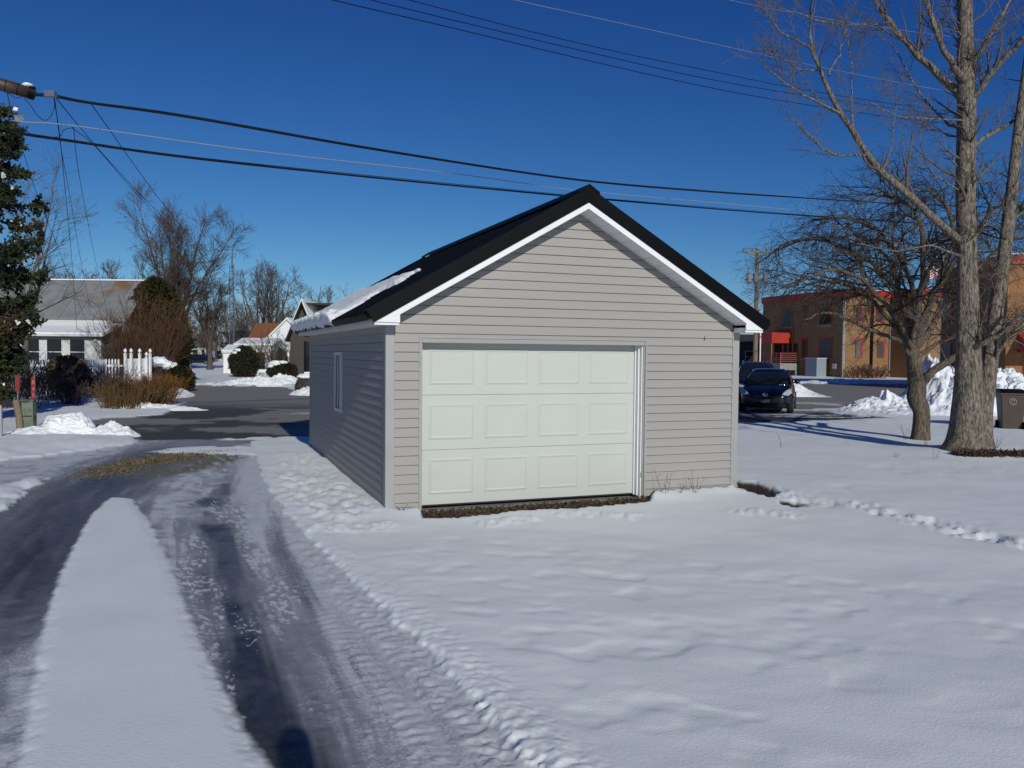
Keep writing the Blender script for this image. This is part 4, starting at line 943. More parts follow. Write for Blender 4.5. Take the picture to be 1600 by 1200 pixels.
def bigshape(X, Y):
    r = np.clip(1 - np.abs(Y) ** 1.7, 0, 1); pk = np.exp(-((X + .13) / .17) ** 2) * 1.0 + np.exp(-((X - .35) / .30) ** 2) * .72 + .45 * np.clip(1 - np.abs(X), 0, 1)
    return np.clip(r * pk * np.clip((1 - np.abs(X)) * 4, 0, 1), 0, 1.15)
snow_pile('huge plowed heap of snow behind the two lawn trees', v.x + 1.15, v.y + 1.4, 9.5, 4.2, 1.22, 211, .50, m_snowd, 260, shape=bigshape)
v = G(1375, 648); snow_pile('low ragged toe of the plowed snow reaching left into the lot', v.x + .7, v.y + 1.1, 3.4, 2.2, .62, 213, .6, m_snowd, 120)
v = G(1240, 620); snow_pile('plowed snow heap beside the black hatchback', v.x - .3, v.y + 1.4, 5.0, 3.0, 1.25, 215, .35, m_snow, 130, shape=lambda X, Y: np.clip(1 - np.abs(Y) ** 1.6, 0, 1) * np.clip(1.05 - np.abs(X + .25) ** 1.0 * .9, 0, 1) ** 1.2 * np.clip((1 - np.abs(X)) * 5, 0, 1))
v = G(370, 604); snow_pile('long snow bank along the far side of the lot', v.x + .9, v.y + 1.2, 5.6, 2.0, .42, 217, .6, m_snow, 120)
v = G(425, 601); snow_pile('snow bank in front of the low yew', v.x + .3, v.y + 1.0, 3.2, 1.8, .55, 218, .5, m_snow, 100)
v = G(468, 618); snow_pile('snow bank round the dark boulder', v.x + .25, v.y + .8, 1.9, 1.6, .35, 219, .5, m_snow, 80)
v = G(240, 640); snow_pile('snow bank at the foot of the orange grass', v.x - .2, v.y - .1, 4.2, .9, .18, 221, .5, m_snow, 90)
v = G(275, 622); snow_pile('snow bank at the left corner of the parking lot', v.x - .3, v.y + .6, 1.2, 3.4, .35, 222, .5, m_snow, 90)
for (px, py, w, lab) in [(1330, 600, 9, 'snow bank along the near side of the brick building'), (1500, 601, 8, 'snow bank under the far wing of the brick building')]:
    v = G(px, py); snow_pile(lab, v.x, v.y + .5, w, 1.8, .35, px, .5, m_snow, 90)

# ================================================================== GENERIC HOUSE
m_metalroof = mat('weathered_metal_roof', (0.16, 0.165, 0.165), 0.75, (0.23, 0.235, 0.235), 1.6, 0.3, 8, c3=(0.17, 0.10, 0.045), scale3=0.42)
m_wallw = mat('white_siding', (0.56, 0.56, 0.54), 0.7, (0.48, 0.48, 0.46), 1.5, stretch=(.4, .4, 5))
m_orange = mat('orange_shingles', (0.26, 0.10, 0.035), 0.8, (0.18, 0.07, 0.03), 6, 0.4, 10)
m_brownw = mat('dark_brown_wall', (0.045, 0.037, 0.033), 0.8, (0.06, 0.05, 0.045), 3)
m_greenroof = mat('green_grey_shingles', (0.05, 0.07, 0.06), 0.85, (0.08, 0.10, 0.09), 5)
m_darkroof = mat('dark_shingles', (0.03, 0.03, 0.03), 0.85, (0.05, 0.045, 0.04), 5)
def add_window(root, x, z, w, h, y=0.0, n=-1, frame=m_wframe, glass=m_glassd, fw_=.06, cross=True):
    f = MB()
    ya, yb = (y - .05, y - .001) if n < 0 else (y + .001, y + .05)
    f.box(x - w / 2 - fw_, x - w / 2, ya, yb, z - fw_, z + h + fw_).box(x + w / 2, x + w / 2 + fw_, ya, yb, z - fw_, z + h + fw_).box(x - w / 2, x + w / 2, ya, yb, z - fw_, z).box(x - w / 2, x + w / 2, ya, yb, z + h, z + h + fw_)
    if cross: f.box(x - w / 2, x + w / 2, ya, yb - .01, z + h * .5 - .02, z + h * .5 + .02)
    wn = f.build('window', frame, root)
    MB().box(x - w / 2, x + w / 2, yb - .025, yb - .012, z, z + h).build('pane', glass, wn); return wn
def gable_house(label, base, rz, w, dp, hw, hr, wall, roofm, windows=(), snow=False, over=.3, name='house', cat='house', ridge='x', chim=False):
    """front at local y=0, width along x; ridge 'y' puts the gable to the front."""
    t = thing(name, label, cat, base, rz)
    if ridge == 'y':
        MB().prism([(0, 0), (w, 0), (w, hw), (w / 2, hr), (0, hw)], 0, dp).build('wall', wall, t)
        sl = (hr - hw) / (w / 2)
        rf = MB(); 
        for s in (-1, 1):
            xe = -over if s < 0 else w + over; ze = hw - over * sl
            rf.prism([(xe, ze), (w / 2, hr), (w / 2, hr + .14), (xe, ze + .14)], -over, dp + over)
        rf.build('roof', roofm, t)
        if snow:
            sn = MB()
            for s in (-1, 1):
                xe = -over if s < 0 else w + over; ze = hw - over * sl
                sn.prism([(xe, ze + .145), (w / 2, hr + .145), (w / 2, hr + .28), (xe, ze + .25)], -over + .05, dp + over)
            sn.build('snow_cover', m_snow, t)
    else:
        MB().prism([(0, 0), (dp, 0), (dp, hw), (dp / 2, hr), (0, hw)], 0, w, 'x').build('wall', wall, t)
        sl = (hr - hw) / (dp / 2); rf = MB(); sn = MB()
        for s in (-1, 1):
            ye = -over if s < 0 else dp + over; ze = hw - over * sl
            rf.prism([(ye, ze), (dp / 2, hr), (dp / 2, hr + .14), (ye, ze + .14)], -over, w + over, 'x')
            sn.prism([(ye, ze + .145), (dp / 2, hr + .145), (dp / 2, hr + .28), (ye, ze + .25)], -over, w + over - .03, 'x')
        rf.build('roof', roofm, t)
        if snow: sn.build('snow_cover', m_snow, t)
    for (x, z, ww_, hh) in windows: add_window(t, x, z, ww_, hh)
    if chim: MB().box(w * .6, w * .6 + .5, dp / 2 - .2, dp / 2 + .3, hr - .5, hr + .9).build('chimney', m_brownw, t)
    return t
def zz(px, py, d): return A(px, py, d).z
# --- white house with the metal roof behind the fence
d = 46.0; xl = A(-90, 560, d).x; xr = A(158, 560, d).x
h1 = thing('house', 'white house with a steep grey rust patched metal roof and a snowy porch roof', 'house', (xl, d, 0), 0)
w = xr - xl
hwz = zz(100, 527, d); MB().box(0, w, 0, 8, 0, hwz).build('wall', m_wallw, h1)
MB().prism([(1.2, hwz + .01), (6.6, hwz + .01), (6.6, hwz + 1.0), (1.2, hwz + 1.0)], .2, w - .1, 'x').build('upper_wall', m_wallw, h1)
zp0, zp1 = zz(100, 522, d - .5), zz(100, 505, d + 1.6)
MB().prism([(-.5, zp0 - .12), (1.7, zp1 - .15), (1.7, zp1 - .03), (-.5, zp0)], -.3, w + .35, 'x').build('porch_roof', m_wallw, h1)
MB().prism([(-.5, zp0 + .005), (1.7, zp1 - .025), (1.7, zp1 + .05), (-.5, zp0 + .09)], -.3, w + .33, 'x').build('porch_snow', m_snow, h1)
zr0, zr1 = zz(172, 502, d + 1.5), zz(178, 439, d + 4.6)
ur = MB(); nrb = 34; xs = np.linspace(.6, w + .75, nrb * 2 + 1); prof = []
roof_o = None
rr_ = thing  # (names below keep the roof in sheets)
for i in range(9):
    xa = .6 + (w + .15) * i / 9; xb = .6 + (w + .15) * (i + 1) / 9 - .015; vs = []; fs = []; nn = 10
    for j in range(nn + 1):
        x = xa + (xb - xa) * j / nn; o_ = .02 if j % 2 else 0
        vs += [(x, 1.45 - o_, zr0 + o_), (x, 4.6, zr1 + o_), (x, 4.6, zr1 - .06), (x, 1.5, zr0 - .06)]
    for j in range(nn):
        a = j * 4; fs += [(a, a + 4, a + 5, a + 1), (a + 2, a + 6, a + 7, a + 3), (a, a + 3, a + 7, a + 4)]
    MB().add(vs, fs).build('roof_sheet', m_metalroof, h1)
MB().prism([(4.62, zr1 - .05), (8.2, zr0), (8.2, zr0 + .1), (4.62, zr1)], .6, w + .75, 'x').build('back_roof', m_metalroof, h1)
MB().box(.6, w + .76, 4.5, 4.75, zr1 + .02, zr1 + .09).build('ridge_cap', m_snow, h1)
MB().prism([(1.5, hwz + .3), (8.1, hwz + .3), (8.1, zr0 - .08), (4.6, zr1 - .1), (1.5, zr0 - .08)], w + .5, w + .55, 'x').build('gable_wall', m_wallw, h1)
for (a, b) in ((37, 62), (74, 97), (110, 133), (-10, 14)):
    xa = A(a, 550, d).x - xl; xb = A(b, 550, d).x - xl
    add_window(h1, (xa + xb) / 2, 1.15, xb - xa, hwz - .12 - 1.15, 0, fw_=.03)
MB().box(-.1, w + .1, -.06, -.002, hwz - .12, hwz).build('frieze_board', mat('grey_trim', (.16, .16, .14), .7), h1)
MB().tube([(w - .25, -.12, hwz - .1), (w - .25, -.12, hwz - .22)], .07, 10).build('porch_lamp', m_white, h1)
# --- picket fence
def fence_picket_mesh(h, w=.075, t=.02):
    return MB().prism([(-w / 2, .05), (w / 2, .05), (w / 2, h - .07), (0, h), (-w / 2, h - .07)], -t / 2, t / 2).mesh('picket', m_white)
F0 = G(-60, 626); F1 = G(165, 611)
fl = (F1 - F0).length; fa = math.atan2(F1.y - F0.y, F1.x - F0.x)
fen = thing('picket_fence', 'white picket fence with pointed slats in front of the white house', 'fence', F0, fa)
pm = fence_picket_mesh(1.55)
npk = int(fl / .155)
for i in range(npk + 1):
    o = link('picket', pm, fen); o.location = (i * .155, 0, 0); o.rotation_euler = (0, random.uniform(-.015, .015), 0)
for z in (.4, 1.2): MB().box(0, fl, .012, .05, z - .04, z + .04).build('rail', m_white, fen)
for i in range(int(fl / 2.4) + 1): MB().box(i * 2.4 - .05, i * 2.4 + .05, .052, .15, 0, 1.5).build('fence_post', m_white, fen)
g0 = A(196, 583, 41.5); g1 = A(236, 583, 43.5); gl = Vector((g1.x - g0.x, g1.y - g0.y, 0)).length
gate = thing('fence_panel', 'white solid fence panel between posts topped with round finials', 'fence', (g0.x, g0.y, 0), math.atan2(g1.y - g0.y, g1.x - g0.x))
for i, f in enumerate((0, .22, .55, .82, .97)):
    x = f * gl; H = 1.78 if i != 3 else 1.6
    ps = MB().box(x - .05, x + .05, -.05, .05, 0, H).box(x - .07, x + .07, -.07, .07, H, H + .03).build('gate_post', m_white, gate)
    MB().lathe([(.001, 0), (.03, .01), (.03, .05), (.065, .08), (.085, .14), (.07, .20), (.03, .235), (.02, .26), (.001, .28)], 12, Matrix.Translation((x, 0, H + .03))).build('finial', m_white, ps)
nb = 7
for i in range(nb): MB().box(.06 + (gl * .97 - .12) * i / nb, .06 + (gl * .97 - .12) * (i + 1) / nb - .01, .06, .085, .1, 1.55).build('board', m_white, gate)
g2 = A(166, 583, 41.2); g3 = A(194, 583, 41.4); gl2 = (g3 - g2).length
f2 = thing('picket_fence', 'short run of white pickets left of the finial topped posts', 'fence', (g2.x, g2.y, 0), 0)
for i in range(int(gl2 / .155)): o = link('picket', pm, f2); o.location = (i * .155, 0, 0)
MB().box(0, gl2, .012, .05, 1.16, 1.24).build('rail', m_white, f2)

# --- pedestal, post and markers on the left
v = G(46, 681)
m_ped = mat('mossy_green_metal', (0.10, 0.13, 0.09), .7, (.17, .19, .14), 5, .3, 20, c3=(.05, .05, .035), scale3=6)
m_post = mat('weathered_post', (0.16, 0.12, 0.075), .85, (.22, .17, .11), 6, .4, 20, stretch=(1, 1, .2))
pd = thing('pedestal', 'weathered green utility pedestal standing in the snow by the hedge', 'utility box', (v.x, v.y, 0), .1)
MB().box(-.125, .125, -.10, .10, .12, .80).build('cabinet', m_ped, pd, bevel=.012)
MB().box(-.14, .14, -.115, .115, .80, .84).build('lid', m_ped, pd, bevel=.01)
MB().box(-.09, .09, -.07, .07, -.1, .12).build('base', m_black, pd)
MB().box(-.10, .10, -.108, -.101, .45, .47).build('hinge_strip', m_black, pd)
wp = G(30, 682); ps = thing('wooden_post', 'short leaning brown wooden post beside the green pedestal', 'post', (wp.x, wp.y, 0), 0)
MB().tube([(.04, 0, -.1), (.0, 0, .45), (-.06, 0, .80)], [.075, .072, .07], 10).build('shaft', m_post, ps)
MB().tube([(-.06, 0, .80), (-.065, 0, .83)], [.07, .05], 10).build('top', m_post, ps)
m_red = mat('red_marker', (.26, .022, .016), .6, (.14, .02, .018), 12)
m_pink = mat('pale_red_print', (.42, .20, .17), .6)
for (px, y0, y1, lab, txt) in ((27, 586, 611, 'left red marker strip above the leaning brown post', None), (52, 590, 627, 'right red marker strip with white characters above the green pedestal', '845')):
    dd = v.y + .14; xa = A(px, 600, dd); st_ = thing('marker_stake', lab, 'marker', (xa.x, dd, 0), 0)
    z0, z1 = zz(px, y1, dd), zz(px, y0, dd)
    MB().box(-.012, .012, .006, .022, -.05, z1).build('stake', m_steel, st_)
    MB().box(-.05, .05, -.004, .005, z0, z1).build('plate', m_red, st_)
    if txt:
        for i, ch in enumerate(txt):
            cu = bpy.data.curves.new('marker_text', 'FONT'); cu.body = ch; cu.size = .13; cu.align_x = 'CENTER'; cu.extrude = .001
            tmp = bpy.data.objects.new('character', cu); COL.objects.link(tmp); me = bpy.data.meshes.new_from_object(tmp.evaluated_get(bpy.context.evaluated_depsgraph_get())); COL.objects.unlink(tmp); bpy.data.objects.remove(tmp)
            me.materials.clear(); me.materials.append(m_pink); o = link('character', me, st_)
            o.location = (0, -.006, z1 - .15 - i * .15); o.rotation_euler = (math.pi / 2, 0, 0)
v = G(2, 690); gp = thing('metal_post', 'thin grey post at the very left edge by the hedge', 'post', (v.x, v.y, 0)); MB().tube([(0, 0, -.1), (0, 0, .78)], .03, 8).build('shaft', m_steel, gp)

# ================================================================== HOUSES AT THE END OF THE LANE
def at_px(xa, xb, yb_top, d): return A(xa, 560, d).x, A(xb, 560, d).x
d = 150; xa, xb = at_px(332, 362, 0, d)
gable_house('white gabled house with an upstairs window at the far end of the lane', (xa, d, 0), 0, xb - xa, 8, zz(345, 535, d), zz(345, 519, d), m_wallw, m_greenroof, [((xb - xa) * .52, zz(345, 543, d), .7, 1.0), ((xb - xa) * .72, zz(345, 543, d), .6, 1.0), ((xb - xa) * .35, .5, 1.0, 1.5), ((xb - xa) * .72, .5, .6, 1.5)], ridge='y')
d = 155; xa, xb = at_px(298, 333, 0, d)
gable_house('low white house with a green grey roof left of the far gabled house', (xa, d, 0), 0, xb - xa, 7, zz(315, 541, d), zz(315, 524, d), m_wallw, m_greenroof, [((xb - xa) * .2, .8, .9, 1.4), ((xb - xa) * .55, 1.0, .5, 1.2), ((xb - xa) * .75, 1.0, .5, 1.2)])
d = 140; xa, xb = at_px(356, 392, 0, d)
gable_house('dark roofed house between the far gable and the orange roof', (xa, d, 0), 0, xb - xa, 7, zz(375, 530, d), zz(375, 517, d), m_brownw, m_darkroof, [])
d = 72; xa, xb = at_px(349, 367, 0, d)
gable_house('narrow white shed with a snowy roof edge at the lane', (xa, d, 0), 0, xb - xa, 3, zz(350, 551, d), zz(350, 543, d), m_white, m_wallw, [], name='shed', cat='shed', over=.12, snow=True, ridge='x')
d = 75; xa, xb = at_px(367, 424, 0, d)
gable_house('low white garage with a flat snowy roof behind the round yew', (xa, d, 0), 0, xb - xa, 5, zz(395, 541, d), zz(395, 532, d), m_wallw, m_wallw, [(2.2, .3, 1.1, 1.6)], name='garage', cat='garage', snow=True, over=.1)
MBt = MB(); d = 62; v = A(408, 582, d); bx = thing('bench', 'small white box bench between the two yews', 'bench', (v.x - .35, d, 0)); MB().box(0, .75, 0, .4, .38, .62).build('seat', m_white, bx); MB().box(.05, .15, .05, .35, 0, .38).build('leg', m_wallw, bx); MB().box(.6, .7, .05, .35, 0, .38).build('leg', m_wallw, bx)
d = 95; xa, xb = at_px(389, 436, 0, d)
gable_house('white house with a bright orange brown roof', (xa, d, 0), 0, xb - xa, 7, zz(410, 531, d), zz(410, 505, d), m_white, m_orange, [], over=.2)
d = 82; xa, xb = at_px(412, 486, 0, d)
gable_house('white house with a steep snow covered gable, partly screened by bare twigs', (xa, d, 0), 0, xb - xa, 9, zz(440, 536, d), zz(440, 500, d), m_white, m_wallw, [(1.0, .6, .8, 1.2)], ridge='y', snow=True, over=.2)
d = 74; v = A(436, 560, d); brush('shrub', 'bare twiggy shrub in front of the snow covered gable', (v.x, v.y, 0), 26, 3.6, .7, m_twigf, 131, .03, 7, foot=1.0, rmin=.016)
v = A(400, 560, 72); brush('shrub', 'bare twiggy shrub in front of the low white garage', (v.x, v.y, 0), 16, 2.9, .8, m_twigf, 133, .03, 7, foot=.8, rmin=.014)
# dark building with a snowy roof next to the garage
d = 60; xa = A(446, 560, d).x; ap = A(469, 473, d)
bw = (ap.x - xa) * 2
t = thing('house', 'dark brown gabled house with a snow covered roof right behind the garage', 'house', (xa + .35, d, 0), 0)
zE, zP = zz(446, 533, d), zz(469, 473, d); w_ = bw - .3
MB().prism([(0, 0), (w_, 0), (w_, zE + .2), (w_ / 2, zP - .25), (0, zE + .2)], 0, .2).build('gable_wall', m_brownw, t)
MB().box(.05, w_ + 4, .2, 9, 0, zE + .2).build('wall', m_brownw, t)
sl2 = (zP - zE) / (bw / 2)
for s, nm in ((-1, 'roof'), (1, 'roof')):
    xe = w_ / 2 + s * (bw / 2 + .1); MB().prism([(xe, zE - .05), (w_ / 2, zP), (w_ / 2, zP + .12), (xe, zE + .08)], -.5, 9).build(nm, m_brownw, t)
    MB().prism([(xe, zE + .085), (w_ / 2, zP + .125), (w_ / 2, zP + .3), (xe, zE + .25)], -.42, 9).build('snow_cover', m_snow, t)
MB().prism([(.2, zP - .05), (9, zP - .05), (9, zP + .02), (.2, zP + .02)], w_ / 2 + .1, w_ / 2 + 6, 'x').build('upper_roof', m_brownw, t)
MB().prism([(-.2, zE + .4), (4.5, zP + .12), (9, zE + .4)], w_ / 2 + .15, w_ / 2 + 7, 'x').build('side_roof_snow', m_snow, t)
for i in range(4): MB().box(1.05 + i * .5, 1.12 + i * .5, -.06, -.002, .4, zE).build('porch_post', m_black, t)
MB().box(1.0, 3.0, -.03, -.001, .3, zE).build('window', m_glassd, t)
v = G(484, 600); ac = thing('storage_box', 'low white box with snow on its lid beside the dark house', 'box', (v.x - .45, v.y + .6, 0)); MB().box(0, 1.4, 0, .6, 0, .62).build('body', m_wallw, ac); MB().box(-.03, 1.43, -.03, .63, .62, .72).build('snow_lid', m_snow, ac)

# lattice mast
d = 118; v = A(363, 560, d); zt_ = zz(363, 378, d); mast = thing('radio_mast', 'slender lattice radio mast rising behind the bare trees', 'mast', (v.x, d, 0))
m_mast = mat('grey_mast', (.10, .11, .13), .6)
hz_ = zz(363, 413, d); lg = [(-.35, -.2), (.35, -.2), (0, .4)]
for (a, b) in lg: MB().tube([(a, b, 0), (a * .8, b * .8, hz_)], .05, 5).build('leg', m_mast, mast)
br = MB(); nseg = 14
for i in range(nseg):
    z0 = hz_ * i / nseg; z1 = hz_ * (i + 1) / nseg
    for q in range(3):
        a, b = lg[q]; c, e = lg[(q + 1) % 3]; br.tube([(a * .9, b * .9, z0), (c * .9, e * .9, z0)], .03, 4); br.tube([(a * .9, b * .9, z0), (c * .9, e * .9, z1)], .025, 4)
br.build('bracing', m_mast, mast)
MB().tube([(0, 0, hz_ - .5), (.05, 0, hz_ + 1.5), (.3, 0, zt_)], [.12, .08, .03], 6).build('antenna', m_mast, mast)
v = A(442, 560, 130); pl_ = thing('utility_pole', 'distant thin utility pole above the orange roof', 'pole', (v.x, 130, 0)); MB().tube([(0, 0, 0), (0, 0, zz(442, 468, 130))], .16, 6).build('shaft', m_twigf, pl_); MB().box(-.9, .9, -.06, .06, zz(442, 482, 130), zz(442, 482, 130) + .14).build('crossarm', m_twigf, pl_)

# ================================================================== BRICK BUILDING
def brick_mat(name, c1, c2, mortar, sc=1.0):
    m, n, b = newmat(name); b.inputs['Roughness'].default_value = .85
    tc = n.nodes.new('ShaderNodeTexCoord'); br = n.nodes.new('ShaderNodeTexBrick'); br.inputs['Scale'].default_value = 1.0 * sc
    br.inputs['Brick Width'].default_value = .24; br.inputs['Row Height'].default_value = .08; br.inputs['Mortar Size'].default_value = .006
    br.inputs['Color1'].default_value = (*c1, 1); br.inputs['Color2'].default_value = (*c2, 1); br.inputs['Mortar'].default_value = (*mortar, 1)
    sx = n.nodes.new('ShaderNodeSeparateXYZ'); cx = n.nodes.new('ShaderNodeCombineXYZ'); ad = n.nodes.new('ShaderNodeMath'); ad.operation = 'ADD'
    n.links.new(tc.outputs['Object'], sx.inputs[0]); n.links.new(sx.outputs[0], ad.inputs[0]); n.links.new(sx.outputs[1], ad.inputs[1]); n.links.new(ad.outputs[0], cx.inputs[0]); n.links.new(sx.outputs[2], cx.inputs[1])
    n.links.new(cx.outputs[0], br.inputs['Vector'])
    no = n.nodes.new('ShaderNodeTexNoise'); no.inputs['Scale'].default_value = .6; no.inputs['Detail'].default_value = 5; n.links.new(tc.outputs['Object'], no.inputs['Vector'])
    mx = n.nodes.new('ShaderNodeMixRGB'); mx.blend_type = 'MULTIPLY'; mx.inputs[0].default_value = .35; n.links.new(br.outputs[0], mx.inputs[1]); n.links.new(no.outputs['Fac'], mx.inputs[2])
    n.links.new(mx.outputs[0], b.inputs['Base Color']); return m
m_brk = brick_mat('tan_brick', (.27, .145, .06), (.33, .18, .075), (.22, .14, .08))
m_brkd = brick_mat('orange_brick', (.30, .13, .045), (.36, .165, .06), (.22, .13, .07))
m_redp = mat('red_cornice', (.40, .025, .012), .5, (.33, .02, .012), 2)
m_redr = mat('pink_railing', (.45, .10, .09), .5)
C0 = A(1316.5, 590, 76.5); C0.z = 0
bd = thing('brick_building', 'two storey tan brick building with a bright red cornice and a red entrance canopy', 'building', C0, 0)
# local axes: e1 along the left facade (away from the viewer), e2 along the sunlit facade
phi = math.atan2(12.0, -3.8); e1 = Vector((math.cos(phi), math.sin(phi), 0)); e2 = Vector((math.sin(phi), -math.cos(phi), 0))
bd.rotation_euler = (0, 0, math.atan2(e2.y, e2.x))     # local x = e2 (right), local y = e1 (back)
binv = (Matrix.Translation(C0) @ Matrix.Rotation(bd.rotation_euler.z, 4, 'Z')).inverted()
def bl(px, py, plane='x', off=0.0):       # pixel to the point on local plane x=off or y=off
    o = binv @ Vector((0, 0, CZ)); dr = binv.to_3x3() @ ray(px, py); k_ = (off - (o.x if plane == 'x' else o.y)) / (dr.x if plane == 'x' else dr.y); return o + dr * k_
HB = bl(1316.5, 452.5, 'x').z; HW = bl(1316.5, 464, 'x').z
Ld = bl(1192, 500, 'x').y; Rw = bl(1391, 500, 'y').x
MB().box(0, Rw, 0, Ld, 0, HW).build('wall', m_brk, bd)
MB().box(-.12, Rw + .1, -.12, Ld + .1, HW, HB).build('cornice', m_redp, bd)
MB().box(-.05, Rw, -.05, Ld, HB, HB + .06).build('roof_snow', m_snow, bd)
def wbox(name, m, x0, x1, y0, y1, face='x', out=.05, inn=0, parent=None):
    if face == 'x':
        a = bl(x0, y0, 'x'); b = bl(x1, y1, 'x'); lo, hi = sorted((a.y, b.y)); z = sorted((a.z, b.z)); return MB().box(-out, -inn - .002, lo, hi, z[0], z[1]).build(name, m, parent or bd)
    a = bl(x0, y0, 'y'); b = bl(x1, y1, 'y'); lo, hi = sorted((a.x, b.x)); z = sorted((a.z, b.z)); return MB().box(lo, hi, -out, -inn - .002, z[0], z[1]).build(name, m, parent or bd)
def zc(x, y): return 1180 + x / 6.667, 430 + y / 6.667
m_shade = mat('window_blind', (.05, .055, .055), .5)
for (x0, x1, y0, y1, mg) in ((275, 390, 350, 540, m_shade), (490, 545, 335, 500, m_glassd), (665, 800, 330, 520, m_glassd), (480, 545, 660, 870, m_glassd), (660, 800, 655, 865, m_shade)):
    a = zc(x0, y0); b = zc(x1, y1)
    fr = wbox('window', m_redp if x0 != 275 else m_brk, a[0], b[0], a[1], b[1], 'x', .06)
    pa = zc(x0 + 14, y0 + 14); pb = zc(x1 - 10, y1 - 14); wbox('pane', mg, pa[0], pb[0], pa[1], pb[1], 'x', .075, .058, fr)
    sa = zc(x0 - 5, y1); sb_ = zc(x1 + 5, y1 + 12); wbox('sill', m_conc, sa[0], sb_[0], sa[1], sb_[1], 'x', .12, 0, fr)
for (x0, x1, y0, y1) in ((1045, 1115, 655, 865), (1270, 1345, 680, 860), (1050, 1125, 330, 480), (1262, 1340, 320, 480)):
    a = zc(x0, y0); b = zc(x1, y1); fr = wbox('window', m_redp, a[0], b[0], a[1], b[1], 'y', .06)
    pa = zc(x0 + 4, y0 + 10); pb = zc(x1 - 16, y1 - 6); wbox('pane', mat('grey_pane', (.12, .11, .10), .4) if x0 == 1045 else m_shade, pa[0], pb[0], pa[1], pb[1], 'y', .075, .058, fr)
for x in (905, 1395): a = zc(x + 6, 600); wbox('downpipe', m_conc, a[0], a[0] + 1.2, 470, 589, 'y', .14)
a = zc(1205, 0); wbox('downpipe', m_black, a[0], a[0] + .9, 470, 588, 'y', .12)
wbox('downpipe', m_brk, zc(898, 0)[0], zc(904, 0)[0], 530, 588, 'x', .14)
wbox('stone_band', m_brkd, 1193, 1316, 565, 566.5, 'x', .04); wbox('stone_band', m_brkd, 1317, 1390, 563, 564.5, 'y', .04)
# entrance canopy, door and steps
ca = bl(*zc(365, 600)); cb = bl(*zc(365, 710)); 
yn = ca.y; zt2, zb2 = ca.z, cb.z; yf = bl(*zc(195, 650)).y
out = 2.3
MB().box(-out, -.01, yn - .2, yf, zb2, zt2).build('canopy', m_redp, bd, bevel=.03)
for (dx, dy) in ((-out + .1, yn), (-out + .1, yf - .2)): MB().box(dx - .06, dx + .06, dy - .06, dy + .06, 1.2, zb2).build('canopy_post', m_brkd, bd)
a = bl(*zc(455, 700)); MB().box(-.1, -.02, yn - .6, yn - .45, 1.0, zt2 + .6).build('downpipe', m_brkd, bd)
wbox('entrance_door', m_glassd, zc(205, 0)[0], zc(440, 0)[0], zc(0, 715)[1], zc(0, 850)[1], 'x', .05)
for x in (290, 345, 395): wbox('door_mullion', m_redp, zc(x, 0)[0], zc(x + 8, 0)[0], zc(0, 715)[1], zc(0, 850)[1], 'x', .08)
zl = 1.25
MB().box(-2.2, -.01, yn - 1.5, yf, 0, zl).build('landing', m_conc, bd)
for i in range(6): MB().box(-2.2 + .0, -.6, yf + i * .32, yf + (i + 1) * .32, 0, zl - (i + 1) * .18).build('step', m_conc, bd)
for i in range(5): MB().tube([(-2.15, yn - 1.5, zl + .2 + i * .2), (-2.15, yf, zl + .2 + i * .2), (-2.15, yf + 2.0, .2 + i * .2)], .03, 5).build('rail', m_redr, bd)
for i in range(7): yy = yn - 1.5 + (yf - yn + 1.5) * i / 6; MB().tube([(-2.15, yy, zl), (-2.15, yy, zl + 1.05)], .035, 5).build('rail_post', m_redr, bd)
for i in range(5): MB().tube([(-2.15, yn - 1.5, zl + .2 + i * .2), (-.05, yn - 1.5, zl + .2 + i * .2)], .03, 5).build('rail', m_redr, bd)
# grey transformer cabinet and meter at the corner
a = bl(*zc(655, 1080)); b = bl(*zc(780, 910)); 
tb_ = thing('transformer_box', 'pale grey utility cabinet against the shaded brick wall', 'utility box', (Matrix.Translation(C0) @ Matrix.Rotation(bd.rotation_euler.z, 4, 'Z')) @ Vector((-1.5, min(a.y, b.y), 0)), bd.rotation_euler.z)
m_cab = mat('grey_cabinet', (.22, .26, .30), .5)
MB().box(0, 1.1, 0, abs(a.y - b.y), 0, 1.75).build('cabinet', m_cab, tb_, bevel=.03); MB().box(-.03, 1.13, -.03, abs(a.y - b.y) + .03, 1.75, 1.82).build('lid', m_wallw, tb_)
wbox('meter_box', m_wallw, zc(825, 0)[0], zc(860, 0)[0], zc(0, 920)[1], zc(0, 975)[1], 'x', .25)
for i, px in enumerate((1345, 1368)):
    p = G(px, 592); brush('shrub', ['brown leafless bush against the sunlit brick wall, left of two', 'brown leafless bush against the sunlit brick wall, right of two'][i], (p.x, p.y + .2, 0), 60, 1.2, .9, m_brush, 140 + i, .02, 7, foot=1.0, rmin=.014)
# projecting middle wing (shaded side), then the taller wing
xq = Rw; 
MB().box(Rw + .01, Rw + 12, -3.6, Ld, 0, HW).build('wing_wall', m_brk, bd); MB().box(Rw - .1, Rw + 12, -3.72, Ld + .1, HW + .002, HB - .01).build('wing_cornice', m_redp, bd)
T0 = A(1470, 560, 54); T1 = A(1571, 560, 45)
tw = thing('brick_wing', 'taller brick wing with a red cornice and red awning behind the lawn trees', 'building', (T1.x, T1.y, 0), math.atan2(T1.x - T0.x, T0.y - T1.y) * 1.0)
twl = Vector((T0.x - T1.x, T0.y - T1.y, 0)).length; tz = zz(1571, 398, 45)
tw.rotation_euler = (0, 0, math.atan2(-(T0.x - T1.x), (T0.y - T1.y)))
MB().box(0, 16, 0, twl, 0, tz - .5).build('wall', m_brkd, tw); MB().box(-.12, 16, -.12, twl + .1, tz - .5, tz).build('cornice', m_redp, tw)
MB().box(-.05, 16, -.05, twl, tz + .002, tz + .08).build('roof_snow', m_snow, tw)
